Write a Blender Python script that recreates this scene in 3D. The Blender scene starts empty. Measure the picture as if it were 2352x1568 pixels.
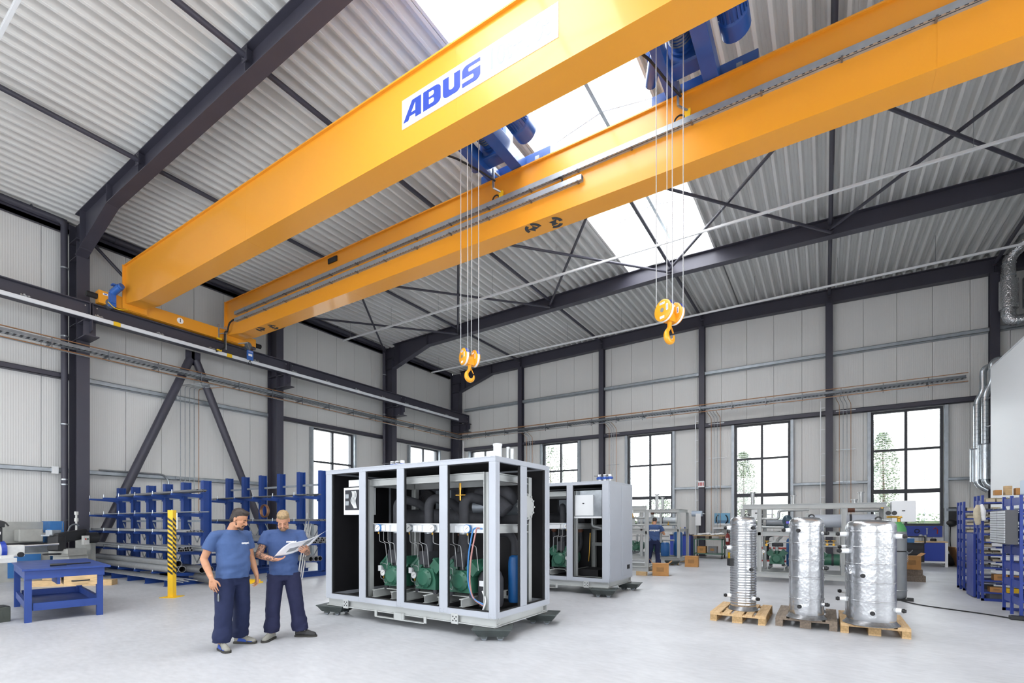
import bpy, bmesh, math, random
from mathutils import Vector, Matrix, Euler, noise
random.seed(7)
PI = math.pi
SC = bpy.context.scene
COL = SC.collection
# ------------------------------------------------------------------ camera, sky, daylight, exposure
cam_d = bpy.data.cameras.new('camera'); cam = bpy.data.objects.new('camera', cam_d); COL.objects.link(cam)
cam.location = (0, 0, 1.6); cam.rotation_euler = (PI/2, 0, math.radians(32.57))
cam_d.sensor_width = 36; cam_d.lens = 36*1125/2352; cam_d.shift_y = (1198-784)/2352
cam_d.clip_start = 0.1; cam_d.clip_end = 300
SC.camera = cam
W = bpy.data.worlds.new('sky'); SC.world = W; W.use_nodes = True
_bg = W.node_tree.nodes['Background']; _bg.inputs[0].default_value = (0.93, 0.96, 1.0, 1); _bg.inputs[1].default_value = 13.0
def area(name, loc, rot, sx, sy, power, col=(0.97, 0.985, 1), portal=False):
    l = bpy.data.lights.new(name, 'AREA'); l.shape = 'RECTANGLE'; l.size = sx; l.size_y = sy; l.energy = power; l.color = col
    o = bpy.data.objects.new(name, l); COL.objects.link(o); o.location = loc; o.rotation_euler = rot; l.cycles.is_portal = portal; return o
area('daylight_ridge', (-4.85, 5.2, 12.7), (0, 0, 0), 3.3, 26.0, 1650)
for _x in (-17.0, -12.0, -7.0, -2.0, 3.0): area('daylight_front_window', (_x, -7.95, 3.45), (PI/2, 0, 0), 2.6, 5.6, 40, portal=True)
for _y, _l in ((-5.0, 3.0), (0.0, 3.0), (6.5, 6.0)): area('daylight_right_window', (10.45, _y, 3.9), (0, PI/2, 0), 5.0, _l, 40, portal=True)
SC.view_settings.view_transform = 'Standard'; SC.view_settings.look = 'None'
SC.view_settings.gamma = 1; SC.view_settings.use_curve_mapping = False
SC.view_settings.exposure = -0.68
SC.cycles.use_denoising = True
# ------------------------------------------------------------------ mesh helpers
class MB:
    def __init__(s): s.v = []; s.f = []; s.m = []; s.T = None; s.mi = 0
    def add(s, vs, fs):
        b = len(s.v)
        if s.T is not None: vs = [s.T @ Vector(p) for p in vs]
        s.v += [tuple(p) for p in vs]; s.f += [tuple(i+b for i in q) for q in fs]; s.m += [s.mi]*len(fs); return s
    def box(s, x0, x1, y0, y1, z0, z1):
        return s.add([(x0,y0,z0),(x1,y0,z0),(x1,y1,z0),(x0,y1,z0),(x0,y0,z1),(x1,y0,z1),(x1,y1,z1),(x0,y1,z1)],
                     [(0,3,2,1),(4,5,6,7),(0,1,5,4),(1,2,6,5),(2,3,7,6),(3,0,4,7)])
    def cb(s, c, d): return s.box(c[0]-d[0]/2, c[0]+d[0]/2, c[1]-d[1]/2, c[1]+d[1]/2, c[2]-d[2]/2, c[2]+d[2]/2)
    def bar(s, p0, p1, w, h, up=(0,0,1)):            # rectangular bar between two points
        p0 = Vector(p0); p1 = Vector(p1); d = (p1-p0).normalized(); u = Vector(up)
        if abs(d.dot(u)) > .99: u = Vector((0,1,0))
        a = d.cross(u).normalized()*w/2; b = a.cross(d).normalized()*h/2
        return s.add([p0-a-b,p0+a-b,p0+a+b,p0-a+b,p1-a-b,p1+a-b,p1+a+b,p1-a+b],[(0,1,2,3),(7,6,5,4),(4,5,1,0),(5,6,2,1),(6,7,3,2),(7,4,0,3)])
    def ring(s, c, a, b, r, n): return [c + a*math.cos(2*PI*i/n)*r + b*math.sin(2*PI*i/n)*r for i in range(n)]
    def cyl(s, p0, p1, r, n=12, r1=None, caps=True):
        return s.tube([p0, p1], [r, r if r1 is None else r1], n, caps)
    def tube(s, pts, r, n=8, caps=True):
        P = [Vector(p) for p in pts]; k = len(P); R = r if isinstance(r, (list, tuple)) else [r]*k
        t0 = (P[1]-P[0]).normalized(); a = t0.orthogonal().normalized(); vs = []; fs = []
        for i in range(k):
            t = (P[min(i+1,k-1)]-P[max(i-1,0)]).normalized()
            a = (a - t*a.dot(t)).normalized(); b = t.cross(a)
            rr = R[i]
            if 0 < i < k-1:
                c = max(.5, (P[i+1]-P[i]).normalized().dot(t)); 
            vs += s.ring(P[i], a, b, rr, n)
        for i in range(k-1):
            for j in range(n):
                q = (j+1) % n; fs.append((i*n+j, i*n+q, (i+1)*n+q, (i+1)*n+j))
        if caps: fs.append(tuple(range(n-1,-1,-1))); fs.append(tuple(range((k-1)*n, k*n)))
        return s.add(vs, fs)
    def lathe(s, prof, n=20, c=(0,0,0), axis='z', caps=True):
        vs = []; fs = []
        for r, z in prof:
            for j in range(n):
                x = r*math.cos(2*PI*j/n); y = r*math.sin(2*PI*j/n)
                p = {'z': (x,y,z), 'x': (z,x,y), 'y': (y,z,x)}[axis]
                vs.append((p[0]+c[0], p[1]+c[1], p[2]+c[2]))
        k = len(prof)
        for i in range(k-1):
            for j in range(n):
                q = (j+1) % n; fs.append((i*n+j, i*n+q, (i+1)*n+q, (i+1)*n+j))
        if caps: fs.append(tuple(range(n-1,-1,-1))); fs.append(tuple(range((k-1)*n, k*n)))
        return s.add(vs, fs)
    def prism(s, poly, d0, d1, axis='y'):            # 2-D outline (ccw) pushed along an axis
        n = len(poly); mk = {'y': lambda a,b,d: (a,d,b), 'x': lambda a,b,d: (d,a,b), 'z': lambda a,b,d: (a,b,d)}[axis]
        vs = [mk(a,b,d0) for a,b in poly] + [mk(a,b,d1) for a,b in poly]
        fs = [tuple(range(n)), tuple(range(2*n-1, n-1, -1))] + [(i, i+n, (i+1)%n+n, (i+1)%n) for i in range(n)]
        return s.add(vs, fs)
    def ball(s, c, r, sc=(1,1,1), n=12, m=8):
        vs = [(c[0], c[1], c[2]-r*sc[2])]; fs = []
        for i in range(1, m):
            t = PI*i/m
            vs += [(c[0]+r*sc[0]*math.sin(t)*math.cos(2*PI*j/n), c[1]+r*sc[1]*math.sin(t)*math.sin(2*PI*j/n), c[2]-r*sc[2]*math.cos(t)) for j in range(n)]
        vs.append((c[0], c[1], c[2]+r*sc[2])); L = len(vs)-1
        for j in range(n):
            q = (j+1) % n; fs.append((0, 1+q, 1+j)); fs.append((L, L-n+j, L-n+q))
            for i in range(m-2): fs.append((1+i*n+j, 1+i*n+q, 1+(i+1)*n+q, 1+(i+1)*n+j))
        return s.add(vs, fs)
    def torus(s, c, R, r, axis='z', n=24, m=8, a0=0, a1=2*PI):
        full = abs(a1-a0-2*PI) < 1e-6; k = n if full else n+1; pts = []
        for i in range(k):
            t = a0+(a1-a0)*i/n
            x, y = R*math.cos(t), R*math.sin(t)
            p = {'z': (x,y,0), 'x': (0,x,y), 'y': (x,0,y)}[axis]; pts.append((c[0]+p[0], c[1]+p[1], c[2]+p[2]))
        if full: pts = pts+[pts[0], pts[1]]
        return s.tube(pts, r, m, caps=not full)
    def ibeam(s, p0, p1, h, b, tf, tw, up=(0,0,1)):  # I-section, centred on the line
        p0 = Vector(p0); p1 = Vector(p1); d = (p1-p0).normalized(); u = Vector(up); a = d.cross(u).normalized(); u = a.cross(d)
        o = [(-b/2,-h/2),(b/2,-h/2),(b/2,-h/2+tf),(tw/2,-h/2+tf),(tw/2,h/2-tf),(b/2,h/2-tf),(b/2,h/2),(-b/2,h/2),(-b/2,h/2-tf),(-tw/2,h/2-tf),(-tw/2,-h/2+tf),(-b/2,-h/2+tf)]
        vs = [p0+a*x+u*y for x,y in o]+[p1+a*x+u*y for x,y in o]; n = 12
        fs = [(i, (i+1)%n, (i+1)%n+n, i+n) for i in range(n)]
        for k, rv in ((0,1),(n,0)):
            for q in ((0,1,2,3,10,11),(3,4,9,10),(4,5,6,7,8,9)):
                q = tuple(i+k for i in q); fs.append(q[::-1] if rv else q)
        return s.add(vs, fs)
    def mesh(s, name, mats, smooth):
        me = bpy.data.meshes.new(name); me.from_pydata(s.v, [], s.f)
        for m in (mats if isinstance(mats, (list, tuple)) else [mats]): me.materials.append(M[m] if isinstance(m, str) else m)
        if any(s.m): me.polygons.foreach_set('material_index', s.m)
        if smooth:
            me.polygons.foreach_set('use_smooth', [True]*len(s.f)); me.set_sharp_from_angle(angle=math.radians(smooth))
        me.update(); return me
    def build(s, name, mats, parent=None, smooth=0, label=None, kind=None):
        o = bpy.data.objects.new(name, s.mesh(name, mats, smooth)); COL.objects.link(o)
        if parent is not None: o.parent = parent
        if label: o['label'] = label
        if kind: o['kind'] = kind
        return o
def rnd(pts, rad, k=5):                               # round the corners of a polyline
    P = [Vector(p) for p in pts]; out = [P[0]]
    for i in range(1, len(P)-1):
        a, b, c = P[i-1], P[i], P[i+1]; r = min(rad, (a-b).length*.49, (c-b).length*.49)
        s0 = b+(a-b).normalized()*r; s1 = b+(c-b).normalized()*r
        out += [s0*(1-t)**2+b*2*t*(1-t)+s1*t*t for t in [j/k for j in range(k+1)]]
    return out+[P[-1]]
def tag(o, label, cat, group=None):
    o['label'] = label; o['category'] = cat
    if group: o['group'] = group
    return o
def thing(name, label, cat, loc=(0,0,0), rz=0, group=None):
    o = bpy.data.objects.new(name, None); COL.objects.link(o); o.empty_display_size = .1
    o.location = loc; o.rotation_euler = (0,0,rz); return tag(o, label, cat, group)
def struct(o): o['kind'] = 'structure'; return o
def dup(root, loc=None, rz=None, label=None, group=None, scale=None):
    r = root.copy(); COL.objects.link(r)
    if loc is not None: r.location = loc
    if rz is not None: r.rotation_euler = (0,0,rz)
    if scale is not None: r.scale = scale
    if label: r['label'] = label
    if group: r['group'] = group
    for ch in list(root.children):
        c = ch.copy(); COL.objects.link(c); c.parent = r
        for g in list(ch.children):
            d = g.copy(); COL.objects.link(d); d.parent = c
    return r
def inst(src, name, parent, loc, rz=0, scale=None, rot=None):   # one more object on the same mesh
    o = bpy.data.objects.new(name, src.data); COL.objects.link(o); o.parent = parent; o.location = loc
    o.rotation_euler = rot if rot is not None else (0,0,rz)
    if scale: o.scale = scale
    return o
def bevel(o, w=.004, seg=2):
    m = o.modifiers.new('edge', 'BEVEL'); m.width = w; m.segments = seg; m.limit_method = 'ANGLE'; m.angle_limit = math.radians(40); return o
def baked(o):                                          # evaluated mesh of one loose object, worked out in a scratch scene
    sc = bpy.data.scenes.new('scratch'); sc.collection.objects.link(o); vl = sc.view_layers[0]; vl.update()
    me = bpy.data.meshes.new_from_object(o.evaluated_get(vl.depsgraph)); bpy.data.scenes.remove(sc); return me
def text_mesh(txt, size, mat, name, parent=None, extrude=.0008, shear=0, offset=0, align='CENTER'):
    c = bpy.data.curves.new(name, 'FONT'); c.body = txt; c.size = size; c.extrude = extrude; c.shear = shear; c.offset = offset
    c.align_x = align; c.align_y = 'CENTER'
    t = bpy.data.objects.new(name+'_t', c); me = baked(t)
    bpy.data.objects.remove(t); bpy.data.curves.remove(c); me.materials.clear(); me.materials.append(M[mat])
    o = bpy.data.objects.new(name, me); COL.objects.link(o)
    if parent is not None: o.parent = parent
    return o
# ------------------------------------------------------------------ materials
M = {}
def lin(h):
    h = h.lstrip('#'); c = [int(h[i:i+2], 16)/255 for i in (0,2,4)]
    return tuple((x/12.92 if x <= .04045 else ((x+.055)/1.055)**2.4) for x in c)+(1,)
def mat(name, hexc, rough=.5, metal=0, var=0, vscale=3, bump=0, bscale=40, hex2=None, coat=0, spec=None, stretch=None, detail=4):
    m = bpy.data.materials.new(name); m.use_nodes = True; nt = m.node_tree; p = nt.nodes['Principled BSDF']
    p.inputs['Base Color'].default_value = lin(hexc); p.inputs['Roughness'].default_value = rough; p.inputs['Metallic'].default_value = metal
    if coat: p.inputs['Coat Weight'].default_value = coat; p.inputs['Coat Roughness'].default_value = .08
    if spec is not None: p.inputs['Specular IOR Level'].default_value = spec
    if var or bump:
        tc = nt.nodes.new('ShaderNodeTexCoord'); mp = nt.nodes.new('ShaderNodeMapping'); nt.links.new(tc.outputs['Object'], mp.inputs[0])
        if stretch: mp.inputs['Scale'].default_value = stretch
    if var:
        n = nt.nodes.new('ShaderNodeTexNoise'); n.inputs['Scale'].default_value = vscale; n.inputs['Detail'].default_value = detail; nt.links.new(mp.outputs[0], n.inputs['Vector'])
        r = nt.nodes.new('ShaderNodeValToRGB'); r.color_ramp.elements[0].position = .5-.5/max(1,1+var); r.color_ramp.elements[0].position = .3; r.color_ramp.elements[1].position = .7
        a = lin(hexc); b = lin(hex2) if hex2 else tuple(x*(1-var) for x in a[:3])+(1,)
        r.color_ramp.elements[0].color = b; r.color_ramp.elements[1].color = a
        nt.links.new(n.outputs['Fac'], r.inputs[0]); nt.links.new(r.outputs[0], p.inputs['Base Color'])
        rr = nt.nodes.new('ShaderNodeMapRange'); rr.inputs[3].default_value = min(1, rough+.08); rr.inputs[4].default_value = max(.03, rough-.05)
        nt.links.new(n.outputs['Fac'], rr.inputs[0]); nt.links.new(rr.outputs[0], p.inputs['Roughness'])
    if bump:
        n2 = nt.nodes.new('ShaderNodeTexNoise'); n2.inputs['Scale'].default_value = bscale; n2.inputs['Detail'].default_value = 3; nt.links.new(mp.outputs[0], n2.inputs['Vector'])
        bn = nt.nodes.new('ShaderNodeBump'); bn.inputs['Strength'].default_value = bump; bn.inputs['Distance'].default_value = .02
        nt.links.new(n2.outputs['Fac'], bn.inputs['Height']); nt.links.new(bn.outputs[0], p.inputs['Normal'])
    M[name] = m; return m
mat('steel', '#42414d', .45, 0, .12, 1.2)
mat('steel_galv', '#aeb6bd', .42, .55, .18, 6)
mat('deck', '#e4e4e2', .4, 0, .06, .8)
mat('crane', '#ec9f2a', .38, 0, .05, .4, coat=.25)
mat('crane_hook', '#f6a81f', .35, 0, .06, 8, coat=.3)
mat('crane_blue', '#2b63b4', .35, 0, .1, 6, coat=.3)
mat('hoist_blue', '#24549f', .38, 0, .12, 5, coat=.3)
mat('decal_white', '#f7f7f8', .4)
mat('decal_blue', '#2a44a4', .4)
mat('decal_pale', '#8f9bd0', .4)
mat('black_rubber', '#1b1b1d', .7, 0, .1, 20)
mat('black_plastic', '#202124', .45)
mat('charcoal', '#33343a', .6, 0, .1, 10)
mat('white_paint', '#eceef0', .4)
mat('lamp_white', '#e6e8ea', .45)
mat('rail_white', '#dfe2e6', .4)
mat('tag_yellow', '#efc21d', .5)
mat('zinc', '#b6bcc1', .32, .75, .2, 9)
mat('zinc_dark', '#7f858c', .4, .7, .2, 9)
mat('copper', '#b98a63', .4, .65, .2, 12)
mat('rope', '#c9ccd0', .35, .6, .1, 60)
mat('wire', '#8a8d92', .4, .6)
def floor_mat():
    m = mat('floor', '#d3d4d6', .2); nt = m.node_tree; p = nt.nodes['Principled BSDF']
    tc = nt.nodes.new('ShaderNodeTexCoord')
    n1 = nt.nodes.new('ShaderNodeTexNoise'); n1.inputs['Scale'].default_value = .55; n1.inputs['Detail'].default_value = 7; n1.inputs['Roughness'].default_value = .62
    n2 = nt.nodes.new('ShaderNodeTexNoise'); n2.inputs['Scale'].default_value = 7; n2.inputs['Detail'].default_value = 6
    mp = nt.nodes.new('ShaderNodeMapping'); mp.inputs['Scale'].default_value = (1, 2.4, 1); mp.inputs['Rotation'].default_value = (0,0,.5)
    nt.links.new(tc.outputs['Object'], n1.inputs['Vector']); nt.links.new(tc.outputs['Object'], mp.inputs[0]); nt.links.new(mp.outputs[0], n2.inputs['Vector'])
    mx = nt.nodes.new('ShaderNodeMath'); mx.operation = 'MULTIPLY_ADD'; mx.inputs[1].default_value = .45
    nt.links.new(n2.outputs['Fac'], mx.inputs[0]); nt.links.new(n1.outputs['Fac'], mx.inputs[2])
    r = nt.nodes.new('ShaderNodeValToRGB'); e = r.color_ramp.elements; e[0].position = .45; e[1].position = .92
    e[0].color = lin('#aaacb0'); e[1].color = lin('#c4c6ca'); nt.links.new(mx.outputs[0], r.inputs[0]); nt.links.new(r.outputs[0], p.inputs['Base Color'])
    rr = nt.nodes.new('ShaderNodeMapRange'); rr.inputs[1].default_value = .4; rr.inputs[2].default_value = .95; rr.inputs[3].default_value = .52; rr.inputs[4].default_value = .36; p.inputs['Specular IOR Level'].default_value = .36
    nt.links.new(mx.outputs[0], rr.inputs[0]); nt.links.new(rr.outputs[0], p.inputs['Roughness'])
floor_mat()
def panel_mat(name, hexc, axis):                       # sandwich panel with fine vertical micro-ribs
    m = mat(name, hexc, .45); nt = m.node_tree; p = nt.nodes['Principled BSDF']
    tc = nt.nodes.new('ShaderNodeTexCoord'); w = nt.nodes.new('ShaderNodeTexWave'); w.wave_type = 'BANDS'; w.bands_direction = axis
    w.inputs['Scale'].default_value = 5.6; w.inputs['Distortion'].default_value = 0; w.wave_profile = 'SIN'
    nt.links.new(tc.outputs['Object'], w.inputs['Vector'])
    b = nt.nodes.new('ShaderNodeBump'); b.inputs['Strength'].default_value = .2; b.inputs['Distance'].default_value = .012
    nt.links.new(w.outputs['Fac'], b.inputs['Height']); nt.links.new(b.outputs[0], p.inputs['Normal'])
panel_mat('panel_y', '#dadad8', 'Y'); panel_mat('panel_x', '#dadad8', 'X')
mat('wall_core', '#8f9092', .8)
def glass_mat(name, tint, ior=1.35, rough=.02):
    m = bpy.data.materials.new(name); m.use_nodes = True; nt = m.node_tree; nt.nodes.clear()
    o = nt.nodes.new('ShaderNodeOutputMaterial'); mx = nt.nodes.new('ShaderNodeMixShader'); t = nt.nodes.new('ShaderNodeBsdfTransparent'); g = nt.nodes.new('ShaderNodeBsdfGlossy')
    t.inputs[0].default_value = tint; g.inputs['Roughness'].default_value = rough; lw = nt.nodes.new('ShaderNodeLayerWeight'); lw.inputs[0].default_value = .5; pw = nt.nodes.new('ShaderNodeMath'); pw.operation = 'POWER'; pw.inputs[1].default_value = 5; fr = nt.nodes.new('ShaderNodeMath'); fr.operation = 'MULTIPLY_ADD'; fr.inputs[1].default_value = .8*(ior-1)/.35; fr.inputs[2].default_value = .03*(ior-1)/.35; nt.links.new(lw.outputs['Facing'], pw.inputs[0]); nt.links.new(pw.outputs[0], fr.inputs[0])
    nt.links.new(fr.outputs[0], mx.inputs[0]); nt.links.new(t.outputs[0], mx.inputs[1]); nt.links.new(g.outputs[0], mx.inputs[2]); nt.links.new(mx.outputs[0], o.inputs[0]); M[name] = m
glass_mat('glass', (.97,.985,.98,1)); glass_mat('glass_sky', (1,1,1,1), 1.02)
# ================================================================== the hall
XL, XR, YN, YB = -20.15, 10.4, -8.0, 24.45
RX = -4.85
def zb(x): return 10.76-.022*abs(x-RX)                 # underside of the rafters
def zt(x): return zb(x)+.56                            # underside of the roof deck
fl = struct(MB().box(XL-.3, XR+.3, YN-.3, YB+.3, -.2, 0).build('floor', 'floor'))
WINS_G = [(-18.59,-16.55),(-13.47,-11.29),(-8.51,-6.27),(-3.47,-1.27),(1.57,3.77)]
WINS_L = [(14.2,16.5),(20.5,22.95)]
ZW0, ZW1 = 1.45, 6.0
for a, b in WINS_G: area('daylight_window', ((a+b)/2, YB+.16, 3.72), (-PI/2,0,0), b-a, 4.6, 50, portal=True)
for a, b in WINS_L: area('daylight_window', (XL-.16, (a+b)/2, 3.72), (0,-PI/2,0), 4.6, b-a, 50, portal=True)
def split(a, b, z0, z1, wins):                         # what is left of a strip once the windows are cut out
    out = []
    hit = [w for w in wins if w[0] < b-.02 and w[1] > a+.02]
    if not hit: return [(a, b, z0, z1)]
    w = hit[0]
    out.append((a, b, z0, ZW0)); out.append((a, b, ZW1, z1))
    if w[0] > a+.03: out.append((a, w[0], ZW0, ZW1))
    if w[1] < b-.03: out.append((w[1], b, ZW0, ZW1))
    return out
def wall(name, lo, hi, ztop, wins, axis, face, t, out, first, pitch, mtl, skip=None):
    core = MB(); cuts = sorted(wins); p = lo
    segs = []
    for a, b in cuts+[(hi, hi)]:
        segs.append((p, a, 0, ztop)); p = b
        if b > a: segs += [(a, b, 0, ZW0), (a, b, ZW1, ztop)]
    for a, b, z0, z1 in segs:
        if axis == 'y': core.box(min(face+out*t, face+out*.3), max(face+out*t, face+out*.3), a, b, z0, z1)
        else: core.box(a, b, min(face+out*t, face+out*.3), max(face+out*t, face+out*.3), z0, z1)
    root = struct(core.build(name, 'wall_core'))
    k = math.floor((lo-first)/pitch); y = first+k*pitch
    while y < hi:
        a0, b0 = max(y, lo), min(y+pitch, hi)
        if b0-a0 > .05:
            for a, b, z0, z1 in split(a0, b0, 0, ztop, wins):
                mb = MB(); g = .006; x0, x1 = min(face, face+out*t*.95), max(face, face+out*t*.95)
                if axis == 'y': mb.box(x0, x1, a+g, b-g, z0, z1)
                else: mb.box(a+g, b-g, x0, x1, z0, z1)
                mb.build('wall_panel', mtl, root)
        y += pitch
    return root
wall('wall_left', YN, YB, 11.75, WINS_L, 'y', XL, .08, -1, 13.45, 1.074, 'panel_y')
wall('wall_back', XL, XR, 12.0, WINS_G, 'x', YB, .08, 1, 2.39, 1.074, 'panel_x')
struct(MB().box(XR, XR+.3, YN, YB, 0, 1.4).box(XR, XR+.3, YN, YB, 6.4, 11.75).box(XR, XR+.3, 9.5, YB, 1.4, 6.4).box(XR, XR+.3, YN, -6.5, 1.4, 6.4).box(XR, XR+.3, -3.5, -1.5, 1.4, 6.4).box(XR, XR+.3, 1.5, 3.5, 1.4, 6.4).build('wall_right', 'panel_y'))
struct(MB().box(XL, XR, YN-.3, YN, 6.3, 12).box(XL, XR, YN-.3, YN, 0, .6).box(XL,-18.3,YN-.3,YN,.6,6.3).box(4.3,XR,YN-.3,YN,.6,6.3).box(-15.7,-13.3,YN-.3,YN,.6,6.3).box(-10.7,-8.3,YN-.3,YN,.6,6.3).box(-5.7,-3.3,YN-.3,YN,.6,6.3).box(-.7,1.7,YN-.3,YN,.6,6.3).build('wall_front', 'panel_x'))
# roof slab above the deck, with the ridge skylight left open
SX0, SX1, SY1 = -6.45, -3.28, 18.5
cl = MB()
def slab(x0, x1, y0, y1): cl.add([(x0,y0,zt(x0)+.22),(x1,y0,zt(x1)+.22),(x1,y1,zt(x1)+.22),(x0,y1,zt(x0)+.22),(x0,y0,zt(x0)+.5),(x1,y0,zt(x1)+.5),(x1,y1,zt(x1)+.5),(x0,y1,zt(x0)+.5)],[(0,3,2,1),(4,5,6,7),(0,1,5,4),(1,2,6,5),(2,3,7,6),(3,0,4,7)])
slab(XL-.3, SX0, YN-.3, YB+.3); slab(SX1, XR+.3, YN-.3, YB+.3); slab(SX0, RX, SY1, YB+.3); slab(RX, SX1, SY1, YB+.3)
ceil = struct(cl.build('ceiling', 'wall_core'))
PIT = .3125; SHEET = {}
def sheet(n, L):                                        # trapezoidal roof sheet: n ribs wide, L long, ribs point down
    key = (n, round(L,2))
    if key in SHEET: return SHEET[key]
    mb = MB(); pr = []
    for i in range(n):
        x = i*PIT; pr += [(x,.2),(x+.06,.2),(x+.068,.194),(x+.082,.194),(x+.09,.2),(x+.145,.2),(x+.153,.19),(x+.192,.008),(x+.2,0),(x+.262,0),(x+.27,.008),(x+.305,.19)]
    pr.append((n*PIT,.2)); k = len(pr)
    mb.add([(x,0,z) for x,z in pr]+[(x,L,z) for x,z in pr], [(i,i+1,i+1+k,i+k) for i in range(k-1)])
    SHEET[key] = mb.mesh('roof_sheet', 'deck', 0); return SHEET[key]
def deck(x0, n, y0, y1, sgn):
    o = bpy.data.objects.new('roof_sheet', sheet(n, y1-y0)); COL.objects.link(o); o.parent = ceil
    o.location = (x0, y0, zt(x0)); o.rotation_euler = (0, -math.atan(.022)*sgn, 0)
BAYS = [(-8.0,-.9),(-.9,5.57),(5.57,12.1),(12.1,18.6),(18.6,24.5)]
for y0, y1 in BAYS:
    e = 18.6 if y1 > 18.7 else y1
    for i in range(15):
        x0 = SX0-(i+1)*3*PIT
        if x0 > -20.6: deck(x0, 3, y0, y1, 1)
        x1 = SX1+i*3*PIT
        if x1 < XR: deck(x1, 3, y0, y1, -1)
deck(SX0, 5, 18.46, 24.5, 1); deck(SX0+5*PIT, 5, 18.46, 24.5, -1)
# ridge skylight
sk = struct(MB().box(SX0-.02,SX0+.04,YN,SY1,zt(SX0),zt(SX0)+.62).box(SX1-.04,SX1+.02,YN,SY1,zt(SX1),zt(SX1)+.62).box(SX0,SX1,SY1-.05,SY1-.01,zt(SX0)+.0,zt(SX0)+.62).build('window_8', 'deck'))
zc = zt(SX0)+.6
for i in range(12):
    y0 = SY1-2.2*(i+1)
    MB().bar((SX0,y0,zc),(RX,y0,zc+.3),.04,.03).bar((RX,y0,zc+.3),(SX1,y0,zc),.04,.03).build('glazing_bar', 'rail_white', sk)
    for xa in (SX0, SX1):
        MB().add([(xa,y0+.02,zc),(RX,y0+.02,zc+.3),(RX,y0+2.18,zc+.3),(xa,y0+2.18,zc)],[(0,1,2,3)]).build('pane', 'glass_sky', sk)
MB().bar((RX,YN,zc+.27),(RX,SY1,zc+.27),.09,.07).build('ridge_bar', 'steel_galv', sk)
# ------------------------------------------------------------------ steel frames
def bolts(mb, pts, ax, r=.016, h=.014):
    for p in pts:
        d = Vector(ax); mb.cyl(p, Vector(p)+d*h, r, 6)
def steel_col(y, label, corbel=True, w=.32, wb=.65):
    c = thing('steel_column', label, 'column', (-19.3, y, 0), 0, 'steel columns of the long wall')
    MB().box(-.025,0,-w/2,w/2,.03,10.2).build('inner_flange', 'steel', c)
    MB().box(-wb,-wb+.025,-w/2,w/2,.03,10.9).build('outer_flange', 'steel', c)
    MB().box(-wb+.025,-.025,-.01,.01,.03,10.9).build('web', 'steel', c)
    MB().box(-wb-.04,.04,-w/2-.04,w/2+.04,0,.03).build('base_plate', 'steel', c)
    for z in (7.2,7.7,9.75,10.3):
        MB().box(-wb+.025,-.025,-w/2,w/2,z-.01,z+.01).build('stiffener', 'steel', c)
    if corbel:
        k = MB(); k.box(0,.75,-.15,.15,7.66,7.69); k.add([(0,-.01,7.2),(0,.01,7.2),(.75,.01,7.36),(.75,-.01,7.36),(0,-.01,7.66),(0,.01,7.66),(.75,.01,7.66),(.75,-.01,7.66)],[(0,3,2,1),(4,5,6,7),(0,1,5,4),(1,2,6,5),(2,3,7,6),(3,0,4,7)])
        k.box(0,.75,-.17,.17,7.17,7.2); k.box(.5,.52,-.15,.15,7.2,7.66)
        k.build('corbel', 'steel', c)
    b = MB(); bolts(b, [(0,dy,z) for dy in (-.1,.1) for z in (9.85,9.98,10.1)], (1,0,0)); b.build('bolt', 'steel', c, kind='stuff')
    return c
steel_col(5.62, 'dark steel column nearest the blue work table, with crane corbel')
steel_col(12.1, 'dark steel column behind the blond worker, beside the second pipe rack')
steel_col(18.6, 'dark steel column between the two windows of the long wall')
cc = steel_col(24.2, 'dark steel column in the corner where the two walls meet')
def rafter(y, label, w=.3, tf=.022, gable=False):
    c = thing('roof_rafter', label, 'beam', (0, y, 0), 0, 'steel roof rafters')
    xs = [-19.3,-16.9,RX,7.2,9.6]; lo = [9.75, zb(-16.9), zb(RX), zb(7.2), 9.75]; hi = [zt(x) for x in xs]
    web = MB(); tfl = MB(); bfl = MB()
    for i in range(4):
        web.add([(xs[i],-.008,lo[i]),(xs[i+1],-.008,lo[i+1]),(xs[i+1],-.008,hi[i+1]),(xs[i],-.008,hi[i]),(xs[i],.008,lo[i]),(xs[i+1],.008,lo[i+1]),(xs[i+1],.008,hi[i+1]),(xs[i],.008,hi[i])],[(0,1,2,3),(7,6,5,4),(0,4,5,1),(1,5,6,2),(2,6,7,3),(3,7,4,0)])
        bfl.bar((xs[i],0,lo[i]+tf/2),(xs[i+1],0,lo[i+1]+tf/2), w, tf); tfl.bar((xs[i],0,hi[i]-tf/2),(xs[i+1],0,hi[i+1]-tf/2), w, tf)
    web.build('web', 'steel', c); bfl.build('bottom_flange', 'steel', c); tfl.build('top_flange', 'steel', c)
    for x in (-18.9,-16.9,-14.85,-9.85,RX,.15,5.15,7.2):
        z0 = 9.85 if x < -18 else zb(x)+tf
        MB().box(x-.008,x+.008,-w/2,w/2,z0,zt(x)-tf).build('stiffener', 'steel', c)
    if not gable:
        for x in (-14.85,-9.85,.15,5.15):
            e = MB().box(x-.09,x+.09,-w/2-.018,-w/2-.004,zb(x)+.2,zb(x)+.5); bolts(e, [(x+dx,-w/2-.018,zb(x)+z) for dx in (-.05,.05) for z in (.26,.44)], (0,-1,0)); e.build('end_plate', 'steel', c)
    return c
rafter(5.57, 'dark steel rafter crossing the upper left of the roof, in front of the crane')
rafter(12.1, 'dark steel rafter hidden above the crane girders')
rafter(18.6, 'dark steel rafter right behind the crane, with rods bolted to it')
rafter(24.25, 'dark steel rafter along the top of the gable wall', gable=True)
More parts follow.
